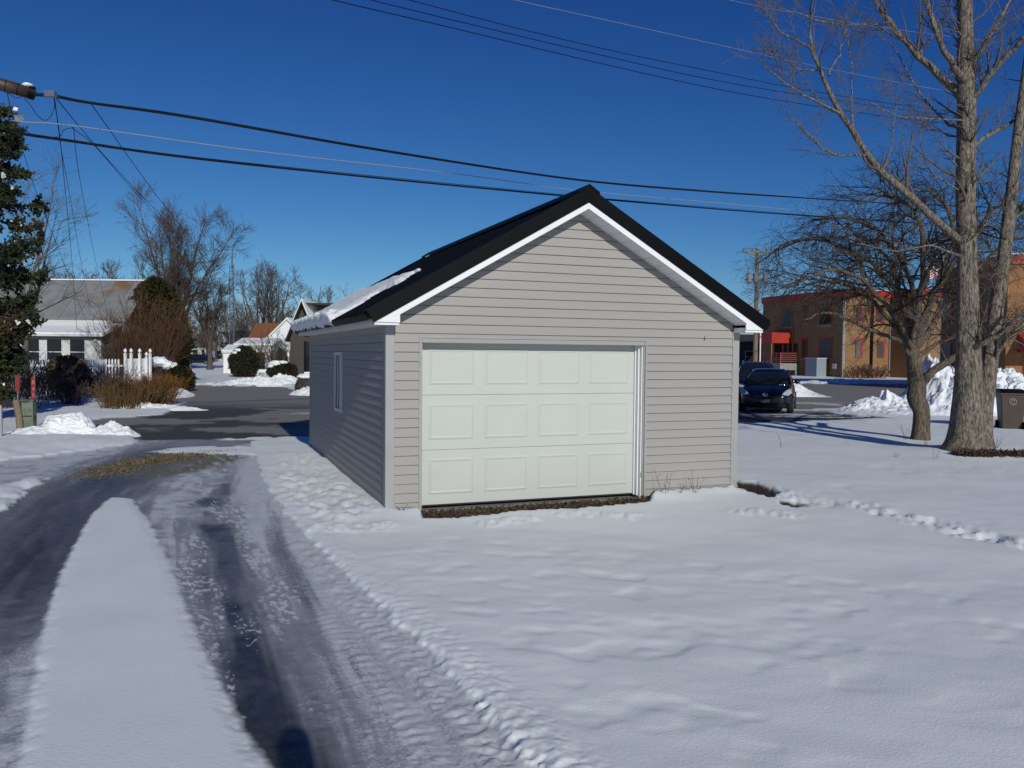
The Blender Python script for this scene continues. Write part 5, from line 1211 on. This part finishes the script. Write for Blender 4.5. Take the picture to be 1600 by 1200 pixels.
for i in range(4): 
    for z in (1.0, 4.4): 
        y = 1.0 + i * 2.1; f = MB().box(-.06, -.002, y, y + 1.3, z, z + 1.9).build('window', m_redp, tw); MB().box(-.075, -.061, y + .08, y + 1.22, z + .1, z + 1.8).build('pane', m_shade, tw if False else f)
MB().prism([(-.02, 3.3), (-1.6, 2.5), (-1.6, 2.3), (-.02, 2.3)], .6, 7, 'x').build('awning', m_redp, tw)
MB().box(.9, 6, -.03, -.002, .1, 2.3).build('entrance', m_glassd, tw)
for x in (1.8, 4.6): MB().box(x, x + 1.3, -.05, -.002, 4.4, 6.0).build('window', m_redp, tw)
for (x0, x1) in ((1150, 1191),):
    d = 100; xa, xb = at_px(1120, 1191, 0, d)
    gable_house('dark brown low building left of the brick building', (xa, d, 0), 0, xb - xa, 8, zz(1170, 536, d), zz(1170, 523, d), m_brownw, m_darkroof, [(4.2, 1.2, 1.4, 1.3)])
# flag on its pole
v = A(1470, 560, 58); fp = thing('flagpole', 'white flagpole rising behind the tangled tree', 'flagpole', (v.x, v.y, 0)); MB().tube([(0, 0, 0), (0, 0, zz(1470, 398, 58))], [.08, .05], 8).build('shaft', m_white, fp)
flg = thing('flag', 'red and white striped flag with a dark blue corner flying on the flagpole', 'flag', (v.x - .06, v.y, 0)); zt3 = zz(1470, 403, 58)
m_blue = mat('flag_blue', (.015, .02, .09), .8); m_fr = mat('flag_red', (.42, .03, .03), .8)
nst = 13
for i in range(nst):
    vs = []; fs = []; n_ = 12; x0i = 0
    for j in range(n_ + 1):
        x = j / n_ * 1.3; wv = .10 * math.sin(x * 6) * x; drp = -.55 * x
        vs += [(-x, wv, zt3 - i * .085 + drp), (-x, wv, zt3 - (i + 1) * .085 + drp), (-x, wv + .006, zt3 - (i + 1) * .085 + drp), (-x, wv + .006, zt3 - i * .085 + drp)]
    for j in range(n_): a = j * 4; fs += [(a, a + 4, a + 5, a + 1), (a + 3, a + 2, a + 6, a + 7)]
    MB().add(vs, fs).build('stripe', m_fr if i % 2 == 0 else m_white, flg)
vs = []; fs = []
for j in range(7):
    x = j / 6 * .55; wv = .10 * math.sin(x * 6) * x - .006; drp = -.55 * x; vs += [(-x, wv, zt3 + drp), (-x, wv, zt3 - .6 + drp)]
for j in range(6): fs.append((j * 2, j * 2 + 2, j * 2 + 3, j * 2 + 1))
MB().add(vs, fs).build('canton', m_blue, flg)

# ================================================================== UTILITY POLE, TRANSFORMERS
d = 58; v = A(1180, 560, d); up_ = thing('utility_pole', 'wooden utility pole with a crossarm and a transformer bank right of the garage', 'pole', (v.x, d, 0)); zt4 = zz(1180, 388, d)
MB().tube([(0, 0, 0), (0, 0, zt4)], [.17, .12], 10).build('shaft', m_post, up_)
MB().box(-1.1, .75, -.19, -.11, zt4 - .35, zt4 - .2).build('crossarm', m_post, up_)
for x in (-1.0, -.4, .6): MB().lathe([(.03, 0), (.06, .05), (.03, .1), (.05, .15), (.02, .2)], 8, Matrix.Translation((x, -.15, zt4 - .2))).build('insulator', m_steel, up_)
zb4 = zz(1180, 443, d); zt5 = zz(1180, 427, d)
for i, x in enumerate((-.62, -.18, .5)): MB().lathe([(.15, zb4), (.19, zb4 + .05), (.19, zt5 - .06), (.14, zt5), (.04, zt5 + .02)], 12, Matrix.Translation((x, -.32, 0))).build('transformer', mat('transformer_grey', (.20, .21, .20), .5), up_)
MB().box(-.85, .7, -.2, -.12, zb4 + .2, zb4 + .3).build('bracket', m_post, up_)
v = A(1187.5, 560, 52); wpole = thing('white_post', 'thin white post standing right of the utility pole', 'post', (v.x, 52, 0)); MB().tube([(0, 0, 0), (0, 0, 3.8)], .05, 8).build('shaft', m_white, wpole)

# ================================================================== OVERHEAD WIRES
def wire(name, label, pts, r, m, pa, pb, n=60, group=None, cat='cable'):
    """pts in the picture, lying in the vertical plane over the ground line pa-pb."""
    out_ = []
    nx, ny = pb[1] - pa[1], -(pb[0] - pa[0])
    for (px, py) in pts:
        q = ray(px, py); t_ = (nx * pa[0] + ny * pa[1]) / (nx * q.x + ny * q.y); out_.append(Vector((0, 0, CZ)) + q * t_)
    P_ = resample(out_, n); o = MB().tube([Vector(p) for p in P_], r, 6).build(name, m, None, True)
    return tag(o, label, cat, group)
LA, LBp = (-9.6, 14.6), (17.0, 37.0)
wire('power_line', 'thick black cable crossing the whole sky from the splice case, highest of three', [(50, 148), (85, 151), (140, 161), (300, 184), (600, 236), (900, 281), (1100, 299), (1220, 307), (1400, 318), (1560, 324)], .022, m_wire, LA, LBp)
wire('power_line', 'thin messenger strand twisted along the highest thick cable', [(50, 145), (85, 148), (140, 159), (300, 181.5), (600, 234), (900, 279.5), (1100, 297.5), (1220, 306), (1400, 318.5), (1560, 325)], .009, m_wire, LA, LBp)
wire('power_line', 'pale bare wire between the two dark cables', [(-30, 178), (30, 190), (120, 197), (400, 236), (700, 270), (880, 295), (950, 302), (1110, 316), (1300, 333), (1450, 343)], .010, m_wirel, (LA[0], LA[1] + .5), (LBp[0], LBp[1] + .5))
wire('power_line', 'thick black cable dipping behind the garage ridge, lowest of three', [(-30, 200), (100, 219), (300, 247), (600, 279), (870, 305), (960, 313), (1150, 329), (1300, 340), (1450, 350)], .024, m_wire, (LA[0], LA[1] + 1), (LBp[0], LBp[1] + 1))
wire('power_line', 'thin strand lashed just above the lowest cable', [(-30, 197), (100, 217), (300, 245), (600, 276.5), (870, 303), (960, 311.5), (1150, 327), (1300, 339), (1450, 349)], .008, m_wire, (LA[0], LA[1] + 1), (LBp[0], LBp[1] + 1))
HA, HB_ = (-5, 17), (34, 52)
wire('high_wire', 'upper wire high above the garage, lowest of the group', [(450, -20), (520, 0), (700, 42), (900, 90), (1100, 135), (1250, 162), (1400, 184), (1500, 195)], .011, m_wire, HA, HB_)
wire('high_wire', 'upper wire high above the garage, middle of the group', [(500, -22), (580, 0), (760, 44), (930, 84), (1100, 122), (1250, 148), (1400, 170), (1500, 182)], .011, m_wire, (HA[0], HA[1] + .8), (HB_[0], HB_[1] + .8))
wire('high_wire', 'upper wire high above the garage, highest dark one', [(560, -22), (640, 0), (800, 42), (960, 80), (1100, 109), (1250, 139), (1400, 163), (1500, 176)], .011, m_wire, (HA[0], HA[1] + 1.6), (HB_[0], HB_[1] + 1.6))
wire('high_wire', 'faint pale wire across the upper sky', [(740, -18), (805, 0), (950, 32), (1100, 65), (1250, 98), (1400, 128), (1500, 146)], .007, m_wirel, (HA[0], HA[1] + 2.4), (HB_[0], HB_[1] + 2.4))
wire('high_wire', 'short faint wire crossing the branches near the top right', [(1060, -20), (1140, 0), (1250, 22), (1400, 46), (1560, 66)], .007, m_wirel, (HA[0], HA[1] + 3), (HB_[0], HB_[1] + 3))
def drop(label, pts, r=.007):
    P_ = resample([A(*p) for p in pts], 30); o = MB().tube([Vector(p) for p in P_], r, 5).build('service_drop', m_wire, None, True); tag(o, label, 'cable')
drop('service wire falling steeply left of the others towards the white house', [(10, 140, 15), (24, 196, 18), (60, 310, 25), (90, 385, 32), (118, 460, 40), (140, 515, 46)])
drop('service wire falling from the thick cable to the metal roof, left of a close pair', [(84, 151, 15), (94, 218, 19), (102, 300, 26), (110, 380, 34), (117, 470, 42), (120, 515, 46)], .009)
drop('service wire falling from the thick cable to the metal roof, right of a close pair', [(85, 151, 15), (96, 235, 19), (108, 300, 25), (125, 400, 34), (140, 480, 44)])
drop('service wire falling from the pale wire to the right end of the metal roof', [(115, 199, 15.5), (120, 250, 19), (132, 320, 26), (150, 410, 36), (168, 490, 46)])
drop('long service wire slanting down across the fan shaped tree, left of two', [(86, 151, 15), (130, 205, 18), (180, 262, 23), (240, 325, 32), (300, 385, 45), (370, 440, 62), (440, 490, 90)], .009)
drop('long service wire slanting down close beside the first', [(113, 200, 15.6), (150, 230, 18), (200, 288, 24), (250, 342, 34), (310, 400, 48), (380, 452, 66)])
drop('long service wire slanting down past the fan shaped tree, right of the others', [(143, 163, 15.4), (175, 208, 18), (210, 258, 22), (260, 325, 30), (310, 385, 42), (370, 445, 62), (420, 490, 86)], .009)
drop('slack loop of wire under the splice case', [(12, 145, 14.5), (25, 153, 14.4), (38, 150, 14.4)], .006)
drop('slack loop of wire joining the cable and the pale wire', [(36, 150, 14.6), (48, 165, 14.6), (62, 184, 14.8), (74, 187, 14.9), (84, 172, 14.9), (85, 153, 14.9)], .006)
drop('curved jumper wire between the pale wire and the lowest cable', [(35, 196, 15), (50, 210, 15.2), (90, 214, 15.4), (100, 203, 15.4), (115, 199, 15.5)], .006)
sp0 = A(-40, 121, 14.2); sp1 = A(56, 147, 14.6)
m_case = mat('brown_splice_case', (.07, .042, .025), .55, (.035, .025, .018), 4, c3=(.13, .08, .045), scale3=3)
spc = thing('splice_case', 'brown cylindrical cable splice case hanging on the overhead cable at the top left', 'cable case')
MB().tube([sp0, sp0.lerp(sp1, .88)], .105, 16).build('sleeve', m_case, spc, True); MB().tube([sp0.lerp(sp1, .88), sp0.lerp(sp1, .98), sp1], [.115, .115, .06], 16).build('end_cap', m_black, spc)
for f in (.5, .7): MB().tube([sp0.lerp(sp1, f), sp0.lerp(sp1, f + .012)], .111, 16).build('band', m_black, spc)
MB().box(-.09, .09, -.05, .05, -.05, .05, Matrix.Translation(A(79, 147, 14.9))).build('clamp', m_steel, spc)
p = A(43, 133, 14.5); snow_clump('snow_lump', 'lump of snow on top of the splice case', [(p, .08, .07, .035)], seed=31)
p = A(30, 184, 15.1); snow_clump('snow_lump', 'white knot of snow and insulator on the pale wire beside the spruce tip', [(p, .075, .06, .06), (p + Vector((.05, 0, .04)), .04, .04, .03)], seed=33)

# ================================================================== CARS
def loft(stations, prof):       # stations: list of dict; prof(st)-> half profile [(y,z)...] from the bottom centre over the side to the top centre
    V = []; n = None
    for st in stations:
        hp = prof(st); ring = [(st[0], y, z) for y, z in hp] + [(st[0], -y, z) for y, z in hp[-2:0:-1]]; n = len(ring); V += ring
    Fc = []
    for i in range(len(stations) - 1):
        for k_ in range(n): Fc.append((i * n + k_, i * n + (k_ + 1) % n, (i + 1) * n + (k_ + 1) % n, (i + 1) * n + k_))
    Fc += [tuple(range(n)), tuple(range((len(stations) - 1) * n, len(stations) * n))[::-1]]
    return V, Fc
def make_car(label, base, rz, paint, hs=1.0, suv=False, group=None, plate=True):
    t = thing('parked_car', label, 'car', base, rz, group)
    # local x runs from the nose backwards, y to the car's side
    S = [(0.0, .50, .24, .60), (.08, .66, .20, .70), (.25, .78, .19, .78), (.55, .85, .19, .87), (.95, .875, .20, .955), (1.25, .88, .2, 1.0), (2.2, .885, .2, 1.02), (3.4, .88, .22, 1.05), (4.1, .85, .25, 1.06), (4.38, .76, .32, 1.0), (4.45, .66, .4, .92)]
    if suv: S = [(x, w * 1.03, zb + .05, zt * 1.12 if x > .2 else zt * 1.15) for x, w, zb, zt in S]
    def pf(s):
        x, w, zb, zt = s; return [(0, zb), (w * .85, zb), (w * .97, zb + .08), (w, .42), (w, .58 if zt > .7 else .5), (w * .985, min(.72, zt - .08)), (w * .93, zt - .04), (w * .75, zt), (w * .35, zt + .02), (0, zt + .025)]
    V, Fc = loft(S, pf); body = MB().add(V, Fc).build('body', paint, t, True); sb2 = body.modifiers.new('s', 'SUBSURF'); sb2.levels = 1; sb2.render_levels = 1
    zr_ = 1.49 * hs
    b0 = 1.0 * (1.12 if suv else 1)
    Gs = [(1.02, .80, b0 - .02, b0 + .01, .74), (1.5, .80, b0, b0 + (zr_ - b0) * .55, .66), (1.95, .80, b0, zr_ - .05, .60), (2.5, .80, b0, zr_, .60), (3.3, .80, b0, zr_ - .03, .59), (3.9 if not suv else 4.1, .78, b0, zr_ - .16 if not suv else zr_ - .1, .57), (4.3, .74, b0, b0 + .03, .62)]
    V, Fc = loft(Gs, lambda s: [(0, s[2] - .1), (s[1], s[2] - .05), (s[1] - .005, s[2]), ((s[1] + s[4]) / 2 + .03, (s[2] + s[3]) / 2), (s[4], s[3] - .035), (s[4] - .08, s[3]), (s[4] * .4, s[3] + .012), (0, s[3] + .015)])
    MB().add(V, Fc).build('windows', m_glassd, t, True)
    Rs = [(1.85, .56, zr_ - .075), (2.0, .60, zr_ - .02), (2.5, .60, zr_ + .018), (3.3, .59, zr_ - .01), (3.85, .56, zr_ - .12)]
    V = []; Fc = []
    for x, w, z in Rs: V += [(x, -w - .01, z - .05), (x, -w * .8, z), (x, 0, z + .015), (x, w * .8, z), (x, w + .01, z - .05), (x, 0, z - .06)]
    for i in range(len(Rs) - 1):
        for k_ in range(6): Fc.append((i * 6 + k_, i * 6 + (k_ + 1) % 6, (i + 1) * 6 + (k_ + 1) % 6, (i + 1) * 6 + k_))
    Fc += [tuple(range(6)), tuple(range(24, 30))[::-1]]
    MB().add(V, Fc).build('roof', paint, t, True)
    for s in (-1, 1):
        MB().tube([(1.02, s * .79, b0), (1.5, s * .705, b0 + (zr_ - b0) * .56), (1.92, s * .61, zr_ - .06)], .03, 6).build('pillar', paint, t)
        MB().tube([(2.75, s * .81, b0), (2.72, s * .60, zr_ - .02)], .03, 6).build('pillar', paint, t)
        mir = MB().lathe([(.001, -.1), (.06, -.08), (.085, 0), (.06, .07), (.001, .09)], 10, Matrix.Translation((1.35, s * .98, b0 + .08)) @ Matrix.Rotation(s * math.pi / 2, 4, 'X')).build('mirror', paint, t, True)
        MB().tube([(1.35, s * .85, b0 + .03), (1.35, s * .95, b0 + .06)], .025, 6).build('mirror_arm', paint, mir)
        hl = MB().add(*[[(0.10, s * .50, .66), (.02 + .16, s * .70, .62), (.36, s * .80, .70), (.62, s * .80, .86), (.40, s * .72, .85), (.20, s * .58, .76)], [(0, 1, 2, 3, 4, 5)]]).build('headlight', mat('headlight_glass', (.55, .57, .6), .15), t)
        sol = hl.modifiers.new('so', 'SOLIDIFY'); sol.thickness = .04; sol.offset = 1
        for v_ in hl.data.vertices: v_.co.x -= .045; v_.co.y += s * .03
        MB().lathe([(.001, -.02), (.05, -.01), (.05, .01), (.001, .02)], 10, Matrix.Translation((.12, s * .62, .34)) @ Matrix.Rotation(math.pi / 2, 4, 'Y')).build('fog_lamp', m_glassd, t)
        for x in (.86, 3.56):
            wh = MB().lathe([(.20, -.1), (.30, -.105), (.325, -.07), (.33, 0), (.325, .07), (.30, .105), (.20, .1)], 24, Matrix.Translation((x, s * .79, .325)) @ Matrix.Rotation(math.pi / 2, 4, 'X')).build('wheel', mat('tyre_rubber', (.012, .012, .012), .8), t, True)
            rim = MB().lathe([(.205, -.09), (.205, .09)], 20, Matrix.Translation((x, s * .79, .325)) @ Matrix.Rotation(math.pi / 2, 4, 'X')).build('rim', mat('rim_black', (.02, .02, .02), .4), wh)
            sp_ = MB()
            for q in range(7): a = q * 2 * math.pi / 7; sp_.box(-.02, .02, -.012, .012, .02, .19, Matrix.Translation((x, s * .895, .325)) @ Matrix.Rotation(a, 4, 'Y'))
            sp_.build('spokes', m_steel, wh)
    MB().box(-.012, .03, -.42, .42, .27, .38).build('lower_grille', m_black, t)
    MB().box(-.02, .03, -.30, .30, .52, .55).build('upper_grille', m_black, t)
    # oval badge: outer ring with crossed inner ovals
    bgm = mat('chrome_badge', (.6, .6, .6), .15, metal=1.0)
    def ring(ry, rz, cz, r): return [Vector((-.015 + .1 * (cz - .62) , ry * math.cos(a), cz + rz * math.sin(a))) for a in np.linspace(0, 2 * math.pi, 21)]
    bdg = MB().tube(ring(.085, .058, .655, 0), .011, 6, False).tube(ring(.030, .05, .650, 0), .008, 5, False).tube(ring(.065, .022, .672, 0), .008, 5, False).build('badge', bgm, t)
    for v_ in bdg.data.vertices: v_.co.x -= .03
    if plate:
        pl2 = MB().box(-.035, -.014, -.155, .155, .385, .50).build('number_plate', mat('plate_grey', (.10, .11, .12), .5), t)
    MB().tube([(1.02, -.5, b0 + .02), (1.1, .1, b0 + .05)], .012, 5).tube([(1.02, .1, b0 + .02), (1.1, .65, b0 + .05)], .012, 5).build('wiper', m_black, t)
    if suv:
        for s in (-1, 1): MB().tube([(1.95, s * .56, zr_ + .02), (2.05, s * .56, zr_ + .07), (3.6, s * .56, zr_ + .05), (3.7, s * .56, zr_)], .018, 6).build('roof_rail', m_steel, t)
    return t
m_carp = mat('black_car_paint', (.004, .005, .010), .18, spec=.6)
m_carb = mat('navy_car_paint', (.008, .014, .035), .22, spec=.6)
v = G(1199, 648); ang = math.pi / 2 - math.atan2(v.x, v.y)
make_car('black hatchback parked facing the camera just right of the garage', (v.x, v.y + .3, 0), math.atan2(v.y, v.x) - .06, m_carp)
v = A(1186, 560, 35); make_car('navy blue car parked behind the black hatchback', (v.x, v.y, 0), math.atan2(v.y, v.x) + .05, m_carb, 1.13, True)
v = A(279, 560, 70); make_car('blue car parked in the shade beside the lane', (v.x, v.y, 0), 1.9, mat('blue_car_paint', (.01, .05, .16), .25))
v = A(309, 560, 118); make_car('dark car with a snowy roof parked far down the lane', (v.x - 2.2, v.y, 0), 0.05, m_carp, .95)

# ================================================================== WHEELIE BIN
v = G(1584, 674); bn = thing('trash_bin', 'brown wheeled trash bin with a round pale emblem at the right edge', 'bin', (v.x + .08, v.y + .3, 0), -.35)
m_bin = mat('brown_plastic', (.055, .040, .030), .55, (.07, .05, .038), 3)
def frus(w0, d0, w1, d1, z0, z1):
    return [(-w0, -d0, z0), (w0, -d0, z0), (w0, d0, z0), (-w0, d0, z0), (-w1, -d1, z1), (w1, -d1, z1), (w1, d1, z1), (-w1, d1, z1)], [(0, 3, 2, 1), (4, 5, 6, 7), (0, 1, 5, 4), (1, 2, 6, 5), (2, 3, 7, 6), (3, 0, 4, 7)]
MB().add(*frus(.24, .27, .31, .36, .04, .98)).build('body', m_bin, bn, bevel=.03)
MB().box(-.33, .33, -.385, .385, .98, 1.03).build('rim', m_bin, bn, bevel=.01)
MB().add([(-.35, -.40, 1.032), (.35, -.40, 1.032), (.35, .40, 1.032), (-.35, .40, 1.032), (-.30, -.34, 1.11), (.30, -.34, 1.11), (.30, .34, 1.13), (-.30, .34, 1.13)], [(0, 3, 2, 1), (4, 5, 6, 7), (0, 1, 5, 4), (1, 2, 6, 5), (2, 3, 7, 6), (3, 0, 4, 7)]).build('lid', m_black, bn, bevel=.02)
MB().tube([(-.28, .42, 1.0), (.28, .42, 1.0)], .018, 8).build('handle', m_black, bn)
for s in (-1, 1):
    wl2 = MB().lathe([(.05, -.03), (.13, -.03), (.14, 0), (.13, .03), (.05, .03)], 18, Matrix.Translation((s * .27, -.27 if s > 0 else .29, .13)) @ Matrix.Rotation(math.pi / 2, 4, 'Y')).build('wheel', m_black, bn, True)
m_emb = mat('pale_emblem', (.32, .30, .27), .6)
rg_ = [Vector((.085 * math.cos(a) - .02, -.352, .80 + .085 * math.sin(a))) for a in np.linspace(0, 2 * math.pi, 25)]
eb = MB().tube(rg_, .009, 6, False)
for q in range(3):
    a0_ = q * 2 * math.pi / 3 + .5; eb.tube([Vector((.045 * math.cos(a0_ + x_) - .02, -.352, .80 + .045 * math.sin(a0_ + x_))) for x_ in np.linspace(0, 1.4, 6)], .011, 5)
eb.build('emblem', m_emb, bn)

# ================================================================== SMALL PLANTS
rgw = np.random.default_rng(9)
def weed(label, px, py, H, n, seed, m=m_twigd, sp=.5):
    v = G(px, py); brush('dry_weed', label, (v.x, v.y, .05), max(2, n - 1), H, sp, m, seed, .0035, 2, 'weed', -.02, .06, 1, .0018, .05, l1=.22)
weed('tall bent dead weed at the garage wall right of the door', 1040, 781, .42, 4, 151); weed('dead weed near the right corner of the garage front', 1085, 779, .40, 5, 152); weed('tiny dead sprig between the two garage weeds', 1062, 780, .16, 4, 153)
weed('short dead sprigs at the left front corner of the garage', 628, 806, .10, 8, 154, sp=1.2)
weed('thin dead weed in the lawn right of the garage', 1221, 703, .30, 3, 155); weed('dead weed left of the tall tree trunk', 1448, 705, .38, 4, 156); weed('sparse dead sprigs left of the small tree foot', 1415, 690, .35, 6, 157); weed('dead twig sprouts right of the tall tree', 1556, 704, .35, 6, 158); weed('low dead sprigs in the snow left of the big trunk', 1400, 718, .15, 5, 159, sp=1)
weed('few dead sprigs standing before the tall tree', 1460, 722, .25, 4, 160)
# brown grass ring at the tall tree
rgl = np.random.default_rng(17); n = 2600; a = rgl.uniform(0, 2 * np.pi, n); r = rgl.uniform(.3, 1.0, n); tb = G(1520, 719)
pts = np.stack([tb.x + .05 + np.cos(a) * r * .42, tb.y + np.sin(a) * r * .30, .12 + rgl.uniform(-.02, .05, n)], -1)
n2_ = 1500; pts2 = np.stack([tb.x + .35 + rgl.uniform(-.3, .75, n2_), tb.y - .05 + rgl.normal(0, .10, n2_), .13 + rgl.uniform(-.02, .03, n2_)], -1)
o = leaves('dead_grass', np.vstack([pts, pts2]), .07, mat('leaf_litter', (.035, .022, .013), .9, (.085, .052, .03), 8), None, 5, rgl, kind='stuff'); tag(o, 'ring of brown dead grass at the foot of the tall tree', 'grass')
n = 6000; rgl = np.random.default_rng(19); P_g = [G(*p) for p in [(165, 740), (215, 722), (300, 710), (385, 704)]]
px_ = rgl.uniform(0, 1, n) * 3; ii = px_.astype(int).clip(0, 2); ff = px_ - ii; Pg = np.array([list(p) for p in P_g]); base_ = Pg[ii] * (1 - ff)[:, None] + Pg[ii + 1] * ff[:, None]
base_ += np.stack([rgl.normal(0, .25, n), rgl.normal(0, .40, n) - .1, np.full(n, .008)], -1)
o = leaves('grass_patch', base_, .045, mat('straw_grass', (.075, .058, .032), .9, (.17, .14, .085), 6), None, 6, rgl, np.tile(np.array([[0, 0, 1.]]), (n, 1)), kind='stuff', spread=2); tag(o, 'patch of flattened straw coloured grass between the icy lanes', 'grass')
n = 3200; g0_ = np.array([gw(rgl.uniform(DL, DR + .12), rgl.uniform(-.40, -.03), rgl.uniform(-.0, .02)) for _ in range(n)])
o = leaves('threshold_litter', g0_, .035, mat('brown_litter', (.035, .022, .012), .9, (.10, .065, .035), 14), None, 3, rgl, kind='stuff'); tag(o, 'strip of brown dead grass and dirt under the garage door', 'grass')

# ================================================================== THE PERSON TAKING THE PICTURE (stands just behind the camera, seen only by the shadow)
def person():
    t = thing('person', 'person in dark winter clothes standing on the driveway holding up a phone', 'person', (.24, .03, 0)); t.scale = (1.06, 1.06, 1.065)
    J = {'pelvis': (0, 0, .98), 'chest': (0, .0, 1.32), 'neck': (0, 0, 1.50), 'head': (0, .02, 1.60), 'crown': (0, .03, 1.77),
         'shL': (-.19, 0, 1.44), 'elL': (-.27, .05, 1.16), 'wrL': (-.09, .26, 1.34), 'shR': (.19, 0, 1.44), 'elR': (.27, .05, 1.16), 'wrR': (.09, .26, 1.34),
         'hipL': (-.10, 0, .93), 'knL': (-.12, .02, .50), 'anL': (-.13, 0, .09), 'toL': (-.14, .17, .04), 'hipR': (.10, 0, .93), 'knR': (.12, .02, .50), 'anR': (.13, 0, .09), 'toR': (.14, .17, .04)}
    Rd = {'pelvis': .15, 'chest': .16, 'neck': .06, 'head': .10, 'crown': .07, 'shL': .075, 'elL': .055, 'wrL': .035, 'shR': .075, 'elR': .055, 'wrR': .035,
          'hipL': .10, 'knL': .065, 'anL': .045, 'toL': .045, 'hipR': .10, 'knR': .065, 'anR': .045, 'toR': .045}
    E_ = [('pelvis', 'chest'), ('chest', 'neck'), ('neck', 'head'), ('head', 'crown'), ('chest', 'shL'), ('shL', 'elL'), ('elL', 'wrL'), ('chest', 'shR'), ('shR', 'elR'), ('elR', 'wrR'),
          ('pelvis', 'hipL'), ('hipL', 'knL'), ('knL', 'anL'), ('anL', 'toL'), ('pelvis', 'hipR'), ('hipR', 'knR'), ('knR', 'anR'), ('anR', 'toR')]
    for s, sd in (('L', -1), ('R', 1)):
        wx, wy, wz = J['wr' + s]
        for k_, (dx, dz) in enumerate([(.012, .10), (.004, .115), (-.004, .11), (-.012, .09)]):
            J[f'f{k_}{s}'] = (wx - sd * (.01 + k_ * .012), wy + .03, wz + .055); J[f'g{k_}{s}'] = (wx - sd * (.03 + k_ * .012), wy + .04, wz + dz); Rd[f'f{k_}{s}'] = .011; Rd[f'g{k_}{s}'] = .008
            E_ += [('wr' + s, f'f{k_}{s}'), (f'f{k_}{s}', f'g{k_}{s}')]
        J['t' + s] = (wx - sd * .045, wy + .01, wz + .05); Rd['t' + s] = .011; E_.append(('wr' + s, 't' + s))
    ks_ = list(J); me = bpy.data.meshes.new('body'); me.from_pydata([J[k_] for k_ in ks_], [(ks_.index(a), ks_.index(b)) for a, b in E_], [])
    me.materials.append(mat('dark_jacket', (.02, .022, .03), .8)); o = link('body', me, t)
    sk = o.modifiers.new('skin', 'SKIN'); sk.use_smooth_shade = True
    for i, k_ in enumerate(ks_): me.skin_vertices[0].data[i].radius = (Rd[k_], Rd[k_]) ; me.skin_vertices[0].data[i].use_root = (k_ == 'pelvis')
    sb_ = o.modifiers.new('sub', 'SUBSURF'); sb_.levels = 1; sb_.render_levels = 2
person()
